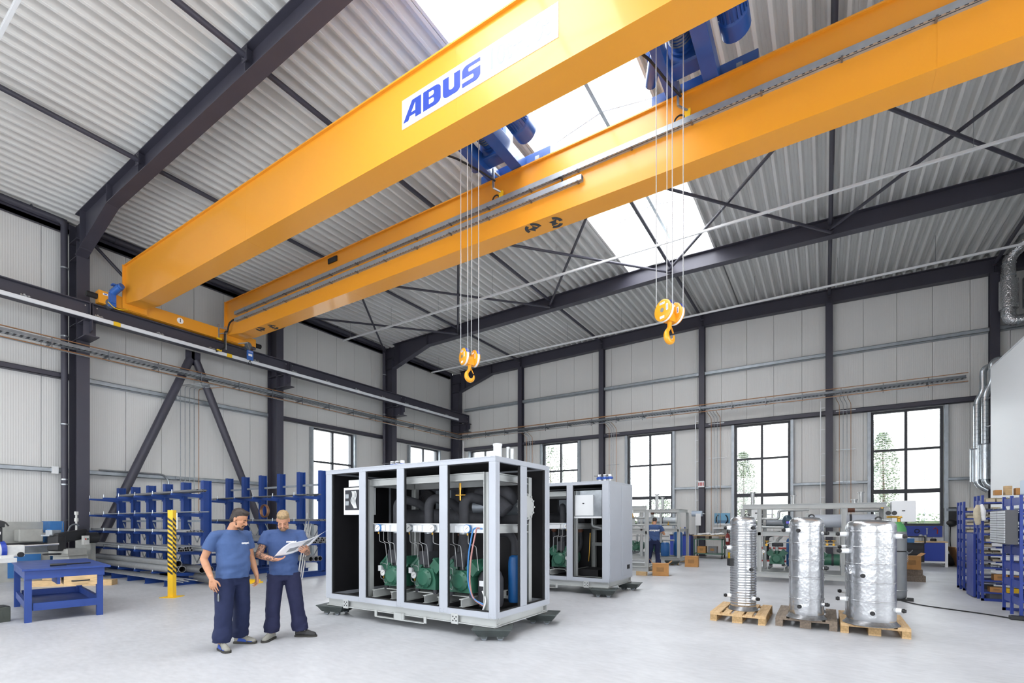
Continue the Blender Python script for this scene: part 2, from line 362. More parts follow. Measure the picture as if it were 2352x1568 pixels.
for i, x in enumerate((-14.87,-9.87,-4.87,.15,5.14)):
    c = thing('gable_column', ['slim dark column nearest the wall corner, second window to its right','slim dark column between the second and third gable windows','slim dark column carrying an electrical box and paper roll','slim dark column between the two largest gable windows','slim dark column beside the silver ducts on the right'][i], 'column', (x, 24.1, 0), 0, 'slim gable columns')
    zt_ = zb(x)+.02; w = .26
    MB().box(-w/2,w/2,0,.016,.02,zt_).build('front_flange', 'steel', c); MB().box(-w/2,w/2,.25,.266,.02,zt_).build('rear_flange', 'steel', c)
    MB().box(-.006,.006,.016,.25,.02,zt_).build('web', 'steel', c); MB().box(-w/2-.05,w/2+.05,-.05,.3,0,.02).build('base_plate', 'steel', c)
    b = MB(); bolts(b, [(dx,0,zt_-z) for dx in (-.08,.08) for z in (.08,.2)], (0,-1,0)); b.build('bolt', 'steel', c, kind='stuff')
# ties along the hall and the roof bracing
for y0, y1, xs in ((-2.0,5.45,(-14.85,-9.85)),(5.7,12.0,(-14.85,-9.85,.15)),(12.2,18.45,(-14.85,-9.85,RX,.15,5.15)),(18.75,24.1,(-14.85,-9.85,RX,.15,5.15))):
    for x in xs:
        z = zb(x)+.34
        nm = {-14.85:'nearest the long wall', -9.85:'midway between wall and skylight', RX:'under the ridge', .15:'right of the skylight', 5.15:'farthest right'}[x]
        wh = {-2.0:'in the nearest roof bay', 5.7:'above the crane bay', 12.2:'in the braced roof bay', 18.75:'in the roof bay at the gable'}[y0]
        t = MB().cyl((x,y0,z),(x,y1,z),.06,10); t.box(x-.07,x+.07,y0-.01,y0+.02,z-.09,z+.09); t.box(x-.07,x+.07,y1-.02,y1+.01,z-.09,z+.09)
        tag(t.build('roof_tie', 'steel', None, 40), f'dark round roof strut {nm}, {wh}', 'strut', 'roof struts')
XB = (-19.8,-14.85,-9.85,RX,.15,5.15,9.9)
for i in range(6):
    a, b = XB[i], XB[i+1]; za, zb_ = zb(a)+.12, zb(b)+.12
    nm = ['at the wall eave','second from the wall','left of the skylight','right of the skylight','under the right roof slope','farthest right'][i]
    for q, (p0, p1) in enumerate((((a,12.25,za),(b,18.42,zb_)),((b,12.25,zb_),(a,18.42,za)))):
        z0 = .05 if q else -.05
        t = MB().cyl((p0[0],p0[1],p0[2]+z0),(p1[0],p1[1],p1[2]+z0),.045,8)
        for p in (p0,p1): t.cb((p[0],p[1],p[2]+z0),(.16,.14,.02))
        tag(t.build('roof_brace', 'steel', None, 40), f'dark diagonal roof brace {nm}, {"rising" if q else "falling"} one of its cross', 'brace', 'roof cross braces')
# wall bracing of the long wall
for nm, p0, p1, r in (('left leg of the inverted V above the first pipe rack',(-19.55,8.75,7.55),(-19.55,5.95,.6),.135),('right leg of the inverted V above the first pipe rack',(-19.55,8.95,7.55),(-19.55,11.75,.6),.135),
                      ('thin one from the first column top behind the crane girder',(-19.7,5.9,10.55),(-19.7,8.75,8.05),.05),('thin one from the second column top down to the runway',(-19.7,11.9,10.55),(-19.7,9.0,8.05),.05)):
    t = MB().cyl(p0,p1,r,14)
    if r > .1: t.cb((p0[0],p0[1],p0[2]+.05),(.03,.3,.5))
    tag(t.build('wall_brace', 'steel', None, 40), 'dark steel wall brace, '+nm, 'brace')
# ------------------------------------------------------------------ girts, eaves, downpipes
def girt(p0, p1, h, d, m, label):
    c = MB(); (x0,y0,z), (x1,y1,_) = p0, p1
    if abs(x1-x0) < .01: c.box(x0-d/2,x0+d/2,y0,y1,z,z+h*.09).box(x0+d/2-.008,x0+d/2,y0,y1,z,z+h).box(x0-d/2,x0+d/2,y0,y1,z+h*.91,z+h)
    else: c.box(x0,x1,y0-d/2,y0+d/2,z,z+h*.09).box(x0,x1,y0-d/2,y0-d/2+.008,z,z+h).box(x0,x1,y0-d/2,y0+d/2,z+h*.91,z+h)
    return tag(c.build('wall_girt', m), label, 'girt')
YC = (-1,5.46,5.78,11.94,12.26,18.44,18.76,24.0)
BN = ('left of the first column','between the first and second columns','around the tall window','next to the corner')
for i in range(4):
    a, b = YC[2*i], YC[2*i+1]
    girt((-20.02,a,6.05),(-20.02,b,0),.16 if i!=1 else .15,.24,'steel' if i != 1 else 'steel_galv', f'{"galvanised" if i==1 else "dark"} upper rail on the long wall {BN[i]}')
    girt((-20.04,a,3.13),(-20.04,b,0),.13,.2,'steel_galv', f'galvanised lower rail on the long wall {BN[i]}') if i < 2 else None
    e = MB().box(-20.1,-19.95,a,b,10.62,10.74); e.box(-19.99,-19.95,a,b,10.62,10.95)
    tag(e.build('eave_beam', 'steel'), f'dark eave beam at the roof edge {BN[i]}', 'beam', 'eave beams')
    p = MB().cyl((-19.83,a,10.93),(-19.83,b-.1,10.86),.1,12)
    for q in (a+.8, (a+b)/2, b-.9): p.torus((-19.83,q,10.9),.105,.012,'y',16,5)
    tag(p.build('rain_pipe', 'steel', None, 40), f'dark horizontal rain pipe under the roof edge {BN[i]}', 'pipe', 'eave rain pipes')
GX = (-19.0,-15.0,-14.74,-10.0,-9.74,-5.0,-4.74,.02,.28,5.01,5.27,10.2)
GN = ('next to the corner','with the white pipe below it','at the second window','at the third window','at the largest windows','on the far right')
GN = ('nearest the corner','between the first two slim columns','left of the middle column','right of the middle column','over the rightmost window','beyond the silver ducts')
for i in range(6):
    a, b = GX[2*i], GX[2*i+1]
    girt((a,24.3,8.47),(b,24.3,0),.15,.24,'steel_galv', f'galvanised upper rail on the gable wall {GN[i]}')
    girt((a,24.32,6.02),(b,24.32,0),.19,.24,'steel', f'dark rail along the window heads {GN[i]}')
    if i < 5:
        w0, w1 = WINS_G[i]
        for q, (c, d) in enumerate(((a,w0-.12),(w1+.12,b))): girt((c,24.34,3.15),(d,24.34,0),.11,.18,'steel_galv', f'galvanised lower rail {"left" if q==0 else "right"} of the window {GN[i]}')
for i, y in enumerate((5.36,18.34)):
    d = MB().tube(rnd([(-19.83,y-.25,10.88),(-19.72,y-.08,10.8),(-19.72,y-.08,10.5),(-19.72,y-.06,0.02)],.12),.085,14)
    c = thing('downpipe', ['dark round downpipe beside the first column','dark round downpipe beside the column between the windows'][i], 'pipe')
    d.build('pipe', 'steel', c, 40)
    for z in (9.4,7.3,4.6,2.9,2.75): MB().cyl((-19.72,y-.07,z-.02),(-19.72,y-.07,z+.02),.1,14).build('clamp', 'zinc', c, 40)
# ------------------------------------------------------------------ windows
mat('frame_dark', '#2f3138', .45); mat('blind', '#f2f3f5', .5)
def window(n, a, b, axis, face, out, blind):
    def bx(mb, u0, u1, d0, d1, z0, z1):
        e0, e1 = sorted((face+out*d0, face+out*d1))
        return mb.box(u0,u1,e0,e1,z0,z1) if axis == 'x' else mb.box(e0,e1,u0,u1,z0,z1)
    f = MB(); t = .085; m = (a+b)/2
    for q in ((a,a+t,ZW0,ZW1),(b-t,b,ZW0,ZW1),(a+t,b-t,ZW1-t,ZW1),(a+t,b-t,ZW0,ZW0+t)): bx(f,q[0],q[1],-.04,.12,q[2],q[3])
    w = struct(f.build(f'window_{n}', 'frame_dark'))
    bx(MB(), m-.045,m+.045,-.03,.1,ZW0+t,ZW1-t).build('mullion', 'frame_dark', w)
    for z, h in ((4.39,.085),(2.72,.16)):
        for u0, u1 in ((a+t,m-.045),(m+.045,b-t)): bx(MB(), u0,u1,-.03,.1,z,z+h).build('transom', 'frame_dark', w)
    for u0, u1 in ((a+t,m-.045),(m+.045,b-t)):
        for z0, z1 in ((ZW0+t,2.72),(2.88,4.39),(4.475,ZW1-t)):
            bx(MB(), u0,u1,.03,.045,z0,z1).build('pane', 'glass', w)
    g = MB()
    for u0, u1 in ((a-.13,a-.02),(b+.02,b+.13)):
        c = MB(); bx(c,u0,u1,-.2,-.19,0,ZW1); bx(c,u0,u0+.008,-.19,-.02,0,ZW1); bx(c,u1-.008,u1,-.19,-.02,0,ZW1); c.build('jamb_post', 'steel_galv', w)
    if blind:
        s = MB(); z = ZW0+.1
        while z < ZW1-.1:
            bx(s, a+.03, b-.03, .2, .275, z, z+.004); z += .085
        s.build('blind', 'blind', w, kind='stuff')
        l = MB()
        for u in (a+.5, b-.5): bx(l, u-.006,u+.006,.235,.245,ZW0,ZW1)
        l.build('blind_cord', 'steel_galv', w, kind='stuff')
for i, (a, b) in enumerate(WINS_G): window(i+1, a, b, 'x', YB, 1, i > 0)
for i, (a, b) in enumerate(WINS_L): window(i+6, a, b, 'y', XL, -1, False)
# ================================================================== crane runway
for i, (a, b) in enumerate(((-1.0,5.6),(5.64,12.08),(12.12,18.58),(18.62,24.2))):
    c = thing('crane_runway_beam', 'dark crane runway beam '+('in the foreground left of the first column','carrying the yellow crane','in front of the second column and tall window','running into the corner')[i], 'beam', (-18.75,0,7.95), 0, 'crane runway beams')
    MB().ibeam((0,a,0),(0,b,0),.5,.3,.03,.016).build('beam', 'steel', c)
    MB().box(-.03,.03,a,b,.25,.29).build('rail', 'steel', c)
    for y in (a+.01,b-.01): MB().box(-.14,.14,y-.01,y+.01,-.22,.22).build('end_plate', 'steel', c)
    bo = MB(); bolts(bo, [(.09,y+s*.12,z) for y,s in ((a,1),(b,-1)) for z in (-.13,.13)], (1,0,0), .02); bo.build('bolt', 'zinc', c, kind='stuff')
c = thing('conductor_rail', 'long white conductor rail clipped along the crane runway', 'rail', (-18.5,0,7.72))
MB().box(-.022,.022,-1,23.0,-.055,.055).box(.022,.03,-1,23,.02,.035).box(.022,.03,-1,23,-.04,-.025).build('profile', 'rail_white', c)
y = .9
while y < 23:
    h = MB().box(-.12,.03,y-.02,y+.02,.055,.075).box(-.03,.03,y-.1,y+.1,.075,.09).box(-.1,-.08,y-.02,y+.02,.07,.16); bolts(h,[(-.02,y-.08,.09),(-.02,y+.08,.09)],(0,0,1),.015,.03)
    h.build('hanger', 'zinc', c); y += 1.62
for y in (6.2,9.6): MB().box(-.025,.033,y-.09,y+.09,-.06,.06).build('yellow_tag', 'tag_yellow', c)
for y in (15.6,19.4): MB().box(-.025,.033,y-.1,y+.1,-.06,.06).build('rail_joint', 'lamp_white', c)
# ================================================================== travelling crane
cr = thing('overhead_crane', 'yellow double-girder overhead travelling crane spanning the hall', 'crane', (0,0,0))
XA, XE = -18.42, 9.0
def girder(y0, y1, zb0=8.29, zt0=9.58):
    yc = (y0+y1)/2
    # box girder whose underside rises a little towards the end carriage
    o = [(XA,8.42),(XA+1.0,zb0),(XE-1.0,zb0),(XE,8.42),(XE,zt0),(XA,zt0)]
    g = MB().prism(o, y0, y1, 'y').build('girder', 'crane', cr)
    MB().box(XA,XE,y0-.05,y1+.05,zt0,zt0+.03).build('top_flange', 'crane', g)
    MB().box(XA-.03,XA,y0-.08,y1+.06,8.25,zt0+.03).build('end_plate', 'crane', g)
    for x in (-11.6,-5.2,1.4): MB().box(x-.004,x+.004,y0-.002,y1+.002,zb0-.002,zt0).build('weld_seam', 'crane', g)
    MB().box(XA,XE,yc-.025,yc+.025,zt0+.03,zt0+.07).build('trolley_rail', 'steel_galv', g)
    return g
g1 = girder(6.40,6.92); g2 = girder(9.47,9.99)
def carriage(xc, xf):
    k = MB().box(xc-.13,xc+.13,5.75,10.6,8.24,8.62).build('end_carriage', 'crane', cr)
    for y in (5.62,10.73):
        MB().cyl((xc,y-.13,8.44),(xc,y+.13,8.44),.085,16).build('buffer', 'black_rubber', k, 40)
    for y in (6.05,10.3): MB().lathe([(.02,-.14),(.14,-.14),(.14,.14),(.02,.14)],18,(xc,y,8.3),'x').build('wheel', 'zinc_dark', k, 40)
    bo = MB()
    for yy in (6.33,9.4): bolts(bo, [(xf,yy+.02,z) for z in (8.3,8.36,8.42,8.48,8.54)], (1,0,0), .02, .02)
    bo.build('bolt', 'crane_blue', k, kind='stuff')
    return k
k1 = carriage(-18.62,-18.49); carriage(8.9,8.77)
# travel drive on the end carriage
dm = MB().box(-18.5,-18.4,5.98,6.16,8.2,8.62); dm.box(-18.46,-18.34,6.0,6.14,8.3,8.66); bolts(dm,[(-18.34,6.02,8.35),(-18.34,6.12,8.35),(-18.34,6.02,8.6),(-18.34,6.12,8.6)],(1,0,0)); d = dm.build('travel_drive', 'crane_blue', k1); bevel(d,.01)
mm = MB(); mm.cyl((-18.4,6.07,8.62),(-18.12,6.16,8.76),.10,16); mm.cyl((-18.12,6.16,8.76),(-18.05,6.18,8.79),.085,16); mm.box(-18.36,-18.2,6.0,6.2,8.8,8.84); mm.build('motor', 'crane_blue', d, 40)
MB().tube(rnd([(-18.4,5.95,8.3),(-18.36,6.1,8.14),(-18.36,6.3,8.16),(-18.42,6.45,8.25)],.1),.012,6).build('cable', 'tag_yellow', k1, 40)
MB().box(-18.488,-18.484,5.85,5.97,8.5,8.56).build('maker_plate', 'decal_white', k1)
MB().box(-18.486,-18.483,5.87,5.95,8.52,8.545).build('maker_print', 'decal_blue', k1)
# round number plate "1"
MB().lathe([(.10,-.003),(.10,.003)],24,(-18.487,7.97,8.44),'x').build('number_plate', 'decal_white', k1, 30)
t = text_mesh('1', .17, 'black_plastic', 'number', k1, offset=.004); t.location = (-18.481,7.97,8.44); t.rotation_euler = (PI/2,0,PI/2)
# collector arm and cables towards the conductor rail
arm = MB().box(-18.5,-18.47,9.2,9.25,8.2,8.75).bar((-18.47,9.22,8.62),(-18.3,9.4,8.6),.03,.03).bar((-18.47,9.22,8.4),(-18.25,9.42,8.45),.03,.03).bar((-18.33,9.4,8.7),(-18.33,9.4,7.85),.03,.03)
arm.build('collector_arm', 'zinc', cr)
MB().tube(rnd([(-17.75,9.36,8.8),(-18.0,9.34,8.72),(-18.1,9.33,8.42),(-18.33,9.36,8.5),(-18.36,9.36,7.9),(-18.42,9.1,7.72)],.1),.028,8).build('collector_cable', 'black_rubber', cr, 40)
for z in (8.2,7.78): MB().cb((-18.4,9.2,z),(.06,.16,.05)).build('collector_shoe', 'tag_yellow', cr)
# blue radio receiver box under the second girder
rb = MB().box(-18.1,-18.02,10.02,10.24,7.62,7.98).build('receiver_box', 'crane_blue', cr); bevel(rb,.012)
MB().box(-18.02,-18.016,10.05,10.21,7.9,7.95).build('display', 'decal_pale', rb); MB().box(-18.02,-18.016,10.05,10.19,7.76,7.84).build('label', 'decal_white', rb)
MB().bar((-18.06,10.13,7.98),(-18.2,10.13,8.3),.03,.03).bar((-18.2,10.13,8.3),(-18.45,9.9,8.25),.03,.03).build('bracket', 'zinc', rb)
MB().torus((-18.06,10.13,7.5),.06,.008,'x',16,5).cyl((-18.06,10.13,7.62),(-18.06,10.13,7.56),.02,8).build('cable_eye', 'black_rubber', rb, 40)
MB().cyl((-18.06,10.2,8.1),(-18.06,10.32,8.1),.06,12).build('horn', 'steel', rb, 40)
# festoon channels on girder two
def channel(x0, x1, z):
    ch = MB().box(x0,x1,9.455,9.47,z,z+.11).box(x0,x1,9.36,9.455,z+.1,z+.11).box(x0,x1,9.36,9.368,z,z+.1).box(x0,x1,9.368,9.4,z,z+.008).box(x0,x1,9.42,9.455,z,z+.008).build('cable_channel', 'steel_galv', cr)
    cl_ = MB(); x = x0+.7
    while x < x1: cl_.cb((x,9.4,z-.005),(.03,.12,.03)); x += 1.15
    cl_.build('channel_clip', 'zinc_dark', ch, kind='stuff')
    teeth = MB(); x = x0+.1
    while x < x1-.1: teeth.box(x,x+.045,9.362,9.366,z-.012,z+.004); x += .1
    teeth.build('cable_chain', 'charcoal', ch, kind='stuff')
channel(-17.72,8.5,8.97); channel(-17.72,-4.27,8.73)
MB().tube(rnd([(-5.0,9.4,8.99),(-4.75,9.4,8.97),(-4.72,9.4,8.86),(-4.9,9.4,8.84)],.06),.018,8).build('cable_link', 'black_rubber', cr, 40)
# name board: ABUS 10t+10t
sg = MB().box(-6.44,-3.28,6.392,6.4,8.68,9.2).build('name_board', 'decal_white', g1)
def glyph(outline, x0, w, z0, h, holes=()):
    mb = MB(); mb.prism([(x0+a*w, z0+b*h) for a, b in outline], 6.386, 6.392, 'y'); mb.build('letter', 'decal_blue', sg)
    for q in holes: MB().prism([(x0+a*w, z0+b*h) for a, b in q], 6.3845, 6.3862, 'y').build('letter_counter', 'decal_white', sg)
def rr(x0,x1,y0,y1,r,ry=None,k=4,which=(1,1,1,1)):     # rounded box, corners bl br tr tl
    ry = ry or r; out = []
    for (cx,cy,a0,on,px,py) in ((x0+r,y0+ry,PI,which[0],x0,y0),(x1-r,y0+ry,1.5*PI,which[1],x1,y0),(x1-r,y1-ry,0,which[2],x1,y1),(x0+r,y1-ry,.5*PI,which[3],x0,y1)):
        if on: out += [(cx+r*math.cos(a0+PI/2*i/k), cy+ry*math.sin(a0+PI/2*i/k)) for i in range(k+1)]
        else: out.append((px,py))
    return out
HZ, HH = 8.775, .33
glyph([(0,0),(.28,0),(.36,.2),(.68,.2),(.68,0),(1,0),(1,1),(.5,1)], -6.405, .43, HZ, HH, [[(.47,.36),(.68,.36),(.68,.78)]])
glyph(rr(0,1,0,1,.32,.24,5,(0,1,1,0)), -5.925, .40, HZ, HH, [rr(.34,.62,.58,.82,.1,.08,3,(0,1,1,0)), rr(.34,.62,.2,.44,.1,.08,3,(0,1,1,0))])
glyph(rr(0,1,0,1,.24,.22,5,(1,1,0,0)), -5.475, .37, HZ, HH, [rr(.36,.66,.28,1.01,.12,.1,3,(1,1,0,0))])
glyph(rr(0,1,0,1,.3,.24,5,(0,1,0,1)), -5.06, .37, HZ, HH, [rr(.36,1.01,.6,.8,.08,.06,3,(1,0,0,1)), rr(-.01,.64,.2,.4,.08,.06,3,(0,1,1,0))])
t = text_mesh('10t+10t', .46, 'decal_pale', 'capacity_print', sg, offset=.003); t.location = (-3.98,6.389,8.94); t.rotation_euler = (PI/2,0,0); t.scale = (.76,1,1)  # paler than the letters: skylight glare over the print is put into its colour
# direction symbols under girder two: pairs of dark arrow discs
def arrow_disc(x, y, rot):
    T = Matrix.Translation((x,y,8.287)) @ Matrix.Rotation(rot,4,'Z') @ Matrix.Rotation(PI,4,'X')
    s = MB(); s.T = T; n = 12
    for a0, a1 in ((.35,1.9),(2.5,4.0)):
        o = [(.2*math.cos(a0+(a1-a0)*i/n), .2*math.sin(a0+(a1-a0)*i/n)) for i in range(n+1)]+[(.12*math.cos(a1-(a1-a0)*i/n), .12*math.sin(a1-(a1-a0)*i/n)) for i in range(n+1)]
        s.prism(o, 0, .003, 'z')
    s.prism([(-.13,-.02),(.04,-.11),(.04,-.04),(.13,.02),(-.02,.1),(-.02,.03)],0,.003,'z')
    s.build('direction_symbol', 'charcoal', g2, kind='stuff')
for x in (-16.5,-5.6): arrow_disc(x,9.68,.4); arrow_disc(x+.5,9.74,2.6)
MB().box(-12.6,-12.2,9.43,9.47,9.35,9.5).build('terminal_box', 'black_plastic', g2)
# ================================================================== hoist trolleys, ropes and hook blocks
def trolley(x, label, group):
    t = thing('hoist_trolley', label, 'hoist', (x,0,0), 0, group)
    for yc in (6.66,9.73):
        e = MB().box(-.95,.95,yc-.09,yc+.09,9.7,9.85 if yc < 8 else 9.98).build('end_truck', 'hoist_blue', t); bevel(e,.01)
        for xx in (-.72,.72): MB().lathe([(.03,-.05),(.12,-.05),(.12,.05),(.03,.05)],18,(xx,yc,9.72),'y').cyl((xx,yc-.11,9.8),(xx,yc-.085,9.8),.05,12).build('wheel', 'hoist_blue', e, 40)
        for xx in (-1.04,1.04): MB().cyl((xx-.09,yc,9.79),(xx+.09,yc,9.79),.05,12).build('buffer', 'black_rubber', e, 40)
        MB().box(.62,.68,yc-.14,yc-.09,9.55,9.8).box(.6,.7,yc-.16,yc-.1,9.74,9.82).build('rail_clamp', 'zinc', e)
    for xx, w in ((-.5,.18),(.2,.26)): 
        b = MB().box(xx-w/2,xx+w/2,6.75,9.64,9.62,9.92).build('cross_beam', 'hoist_blue', t); bevel(b,.008)
    MB().box(-.56,.34,7.15,7.4,9.5,9.95).build('rope_anchor_beam', 'hoist_blue', t)
    dr = MB().lathe([(.0,7.55),(.24,7.55),(.24,7.6),(.2,7.6),(.2,8.9),(.24,8.9),(.24,8.95),(0,8.95)],24,(-.18,0,10.1),'y').build('rope_drum', 'hoist_blue', t, 40)
    gr = MB()
    for i in range(20): gr.torus((-.18,7.65+i*.06,10.1),.205,.016,'y',18,5)
    gr.build('rope_windings', 'zinc_dark', dr, 40, kind='stuff')
    gb = MB().box(-.5,.2,8.95,9.3,9.75,10.5).build('gearbox', 'hoist_blue', t); bevel(gb,.05,3)
    # lifting motor slung along the cross travel, finned, with end bell
    mo = MB().lathe([(.02,7.5),(.2,7.5),(.235,7.58),(.235,7.95),(.21,7.97),(.21,8.75),(.24,8.78),(.24,9.1),(.1,9.12)],20,(.66,0,10.02),'y').build('lifting_motor', 'hoist_blue', t, 30)
    fn = MB()
    for i in range(22):
        a = 2*PI*i/22; fn.bar((.66+.2*math.cos(a),7.98,10.02+.2*math.sin(a)),(.66+.2*math.cos(a),8.74,10.02+.2*math.sin(a)),.012,.07,(math.cos(a),0,math.sin(a)))
    fn.build('cooling_fin', 'hoist_blue', mo, kind='stuff')
    MB().box(.5,.82,8.0,8.4,10.2,10.42).build('terminal_box', 'hoist_blue', mo)
    tm = MB().cyl((-.86,9.3,9.95),(-.62,8.75,9.9),.11,16).cyl((-.62,8.75,9.9),(-.58,8.66,9.9),.09,16).build('travel_motor', 'hoist_blue', t, 40)
    MB().box(-.8,-.64,8.8,9.2,10.02,10.1).build('motor_cover', 'crane_blue', tm)
    cb_ = MB().box(-.95,-.55,7.1,7.9,9.7,10.25).build('control_cabinet', 'hoist_blue', t); bevel(cb_,.01)
    MB().tube(rnd([(-.7,7.6,9.75),(-.7,7.65,9.5),(-.62,7.9,9.3),(-.55,8.2,9.38),(-.45,8.9,9.5),(-.3,9.3,9.45)],.12),.022,7).build('hose', 'black_rubber', t, 40)
    ar = MB().bar((-.35,9.62,9.72),(-.35,9.3,9.7),.04,.04).bar((-.35,9.3,9.75),(-.35,9.3,9.3),.04,.04).bar((-.35,9.3,9.3),(-.2,9.38,9.2),.03,.03).build('current_arm', 'zinc', t)
    MB().cb((-.2,9.4,9.14),(.1,.05,.18)).build('current_collector', 'tag_yellow', ar); MB().torus((-.35,9.4,9.1),.09,.016,'y',16,5,0,4.4).build('collector_cable', 'black_rubber', ar, 40)
    return t
def hook_block(x, y, z, rz, label):
    h = thing('hook_block', label, 'hook', (x,y,z), rz, 'hook blocks')
    for s in (-1,1):
        d = MB().lathe([(.0,-.05),(.15,-.05),(.172,-.035),(.172,.035),(.15,.05),(0,.05)],28,(s*.125,0,0),'x').build('sheave_housing', 'crane_hook', h, 35)
        MB().lathe([(.1725,-.02),(.1745,-.02),(.1745,.02),(.1725,.02)],28,(s*.125+.0,0,0),'x',False).build('white_band', 'decal_white', d, 30)
        q = MB()
        for a0 in (.25,): 
            q.T = Matrix.Translation((s*.125,0,0))
            n = 8
            for i in range(n):
                a, b = -1.25+i*1.0/n, -1.25+(i+1)*1.0/n
                q.add([(-.037,.176*math.sin(a),.176*math.cos(a)),(.037,.176*math.sin(a),.176*math.cos(a)),(.037,.176*math.sin(b),.176*math.cos(b)),(-.037,.176*math.sin(b),.176*math.cos(b))],[(0,1,2,3)])
        q.build('rope_slot_guard', 'decal_blue', d)
        for (yy,zz,sy,sz) in ((0,.105,.1,.035),(-.1,.02,.04,.1),(0,-.115,.09,.04)):
            MB().box(s*.125-.0515,s*.125-.0505,yy-sy/2,yy+sy/2,zz-sz/2,zz+sz/2).build('sticker', 'decal_white', d)
        MB().box(s*.125-.0525,s*.125-.0516,-.105,-.095,-.02,.06).build('sticker_print', 'decal_blue', d)
        MB().cyl((s*.125-.056,0,0),(s*.125+.056,0,0),.035,14).build('axle_end', 'zinc', d, 40)
    t = text_mesh('ABUS', .036, 'decal_blue', 'maker_print', h); t.location = (-.177,0,.105); t.rotation_euler = (PI/2,0,-PI/2)
    MB().cyl((-.1,0,-.02),(.1,0,-.02),.05,16).cb((0,0,-.1),(.15,.13,.12)).build('crosshead', 'crane_hook', h, 40)
    pts = [(0,0,-.12),(0,0,-.22),(-.015,0,-.26)]; rad = [.038,.036,.034]
    for i in range(15):
        a = math.radians(125+i*17.5); pts.append((.012+.088*math.cos(a)*1.0, 0, -.375+.1*math.sin(a))); rad.append(.03+.02*math.sin(PI*min(1,i/12)) if i < 12 else .032-.006*(i-11))
    k = MB().tube(pts, rad, 10).build('hook', 'crane_hook', h, 50)
    MB().bar((.02,0,-.2),(.088,0,-.325),.02,.012).build('safety_latch', 'crane_hook', k)
    return h
for x, zz, lab, hl, hx in ((-6.28,5.04,'blue hoist trolley on the crane, left of the skylight','orange hook block hanging farther away, left of the skylight end',(-6.28,8.18)),(-2.12,4.99,'blue hoist trolley with finned motor, right of the white name board','orange hook block hanging nearer, right of the skylight end',(-2.12,8.06))):
    t = trolley(x+.18, lab, 'hoist trolleys')
    hy = hx[1]; rz = 1.12
    c, s = math.cos(rz), math.sin(rz)
    for k, (dx, sg_) in enumerate(((-.125,-1),(-.125,1),(.125,-1),(.125,1))):
        lx, ly = dx, sg_*.165
        p0 = (x+c*lx-s*ly-(x+.18), hy+s*lx+c*ly, zz+.02)
        p1 = (x+c*lx*1.1-s*ly-(x+.18), hy+s*lx+c*ly*1.1, 9.9)
        MB().cyl(p0, p1, .0085, 6).build('rope', 'rope', t, 40)
    hook_block(x, hy, zz, rz, hl)
# ================================================================== cable trays and pipes
def tray(p0, p1, label, side):
    a, b = Vector(p0), Vector(p1); d = (b-a).normalized(); n = Vector((-d.y, d.x, 0))*side; L = (b-a).length
    c = thing('cable_tray', label, 'cable tray', p0, math.atan2(d.y, d.x))
    s = side
    for y in (0, .26*s): MB().box(0,L,min(y,y+.012),max(y,y+.012),0,.1).build('side_rail', 'zinc_dark', c)
    r = MB(); x = .1
    while x < L: r.box(x,x+.07,min(0,.26*s),max(0,.26*s),.004,.018); x += .14
    r.build('perforated_floor', 'zinc', c, kind='stuff')
    h = MB(); x = .6
    while x < L:
        h.box(x-.02,x+.02,min(-.05*s,.5*s),max(-.05*s,.5*s),-.045,-.005).box(x-.012,x+.012,min(-.03*s,.0),max(-.03*s,0),-.2,.16); x += 1.35
    h.build('support_arm', 'zinc_dark', c, kind='stuff')
    MB().cyl((0,.08*s,.035),(L,.08*s,.035),.018,6).cyl((0,.14*s,.03),(L,.14*s,.03),.014,6).build('cable', 'charcoal', c, 40, kind='stuff')
    return c
tray((-18.95,-1.2,6.82),(-18.95,23.75,6.82),'perforated metal cable tray running along the long wall', 1)
tray((-18.95,23.72,6.80),(4.3,23.72,6.80),'perforated metal cable tray running along the gable wall', 1)
for nm, x, z, r, m in (('upper outer copper pipe above the tray','-18.93',6.97,.014,'copper'),('upper inner copper pipe above the tray','-19.03',6.99,.014,'copper'),('lower outer pipe below the tray','-18.93',6.66,.016,'copper'),('lower inner steel pipe below the tray','-19.05',6.66,.016,'zinc')):
    x = float(x)
    t = MB().tube(rnd([(x,-1.2,z),(x,23.68-.0+(x+18.93),z),(4.35,23.68+(x+18.93)*-1,z)],.1),r,8)
    tag(t.build('media_pipe', m, None, 40), f'long thin {nm}, turning at the hall corner', 'pipe', 'pipes following the cable trays')
# pipe drops beside the gable columns
for i, x in enumerate((-14.45,-9.45,-4.45,.5)):
    c = thing('pipe_drop', 'set of thin vertical pipes right of the '+('slim column nearest the corner','second slim column from the corner','middle slim column','slim column between the big windows')[i], 'pipes', (x,24.2,0), 0, 'vertical pipe drops')
    for j in range(4):
        xx = j*.13
        MB().tube(rnd([(xx-.12,-.45,6.66),(xx-.12,-.2,6.62),(xx,-.03,6.42),(xx,-.03,1.15)],.1),.011,6).build('pipe', 'copper' if j % 3 == 0 else 'zinc', c, 40)
        v = MB().cyl((xx,-.03,1.15),(xx,-.03,1.05),.022,8).cyl((xx,-.03,1.12),(xx,-.11,1.1),.016,8).box(xx-.03,xx+.03,-.04,-.02,1.17,1.19); v.build('valve', 'zinc', c, 40)
    for z in (6.15,4.55,3.25): MB().box(-.12,.55,-.016,.0,z-.015,z+.015).box(-.12,-.09,0,.12,z-.015,z+.015).build('bracket', 'zinc', c)
c = thing('pipe_drop', 'five thin vertical pipes on the long wall between the brace legs', 'pipes', (-19.88,8.55,0), 0, 'vertical pipe drops')
for j in range(5):
    y = j*.155
    MB().tube(rnd([(.9,y+.5,6.66),(.75,y+.42,6.64),(.06,y,6.58),(.06,y,6.3),(.06,y,1.9)],.1),.013,6).build('pipe', 'copper' if j == 4 else 'zinc', c, 40)
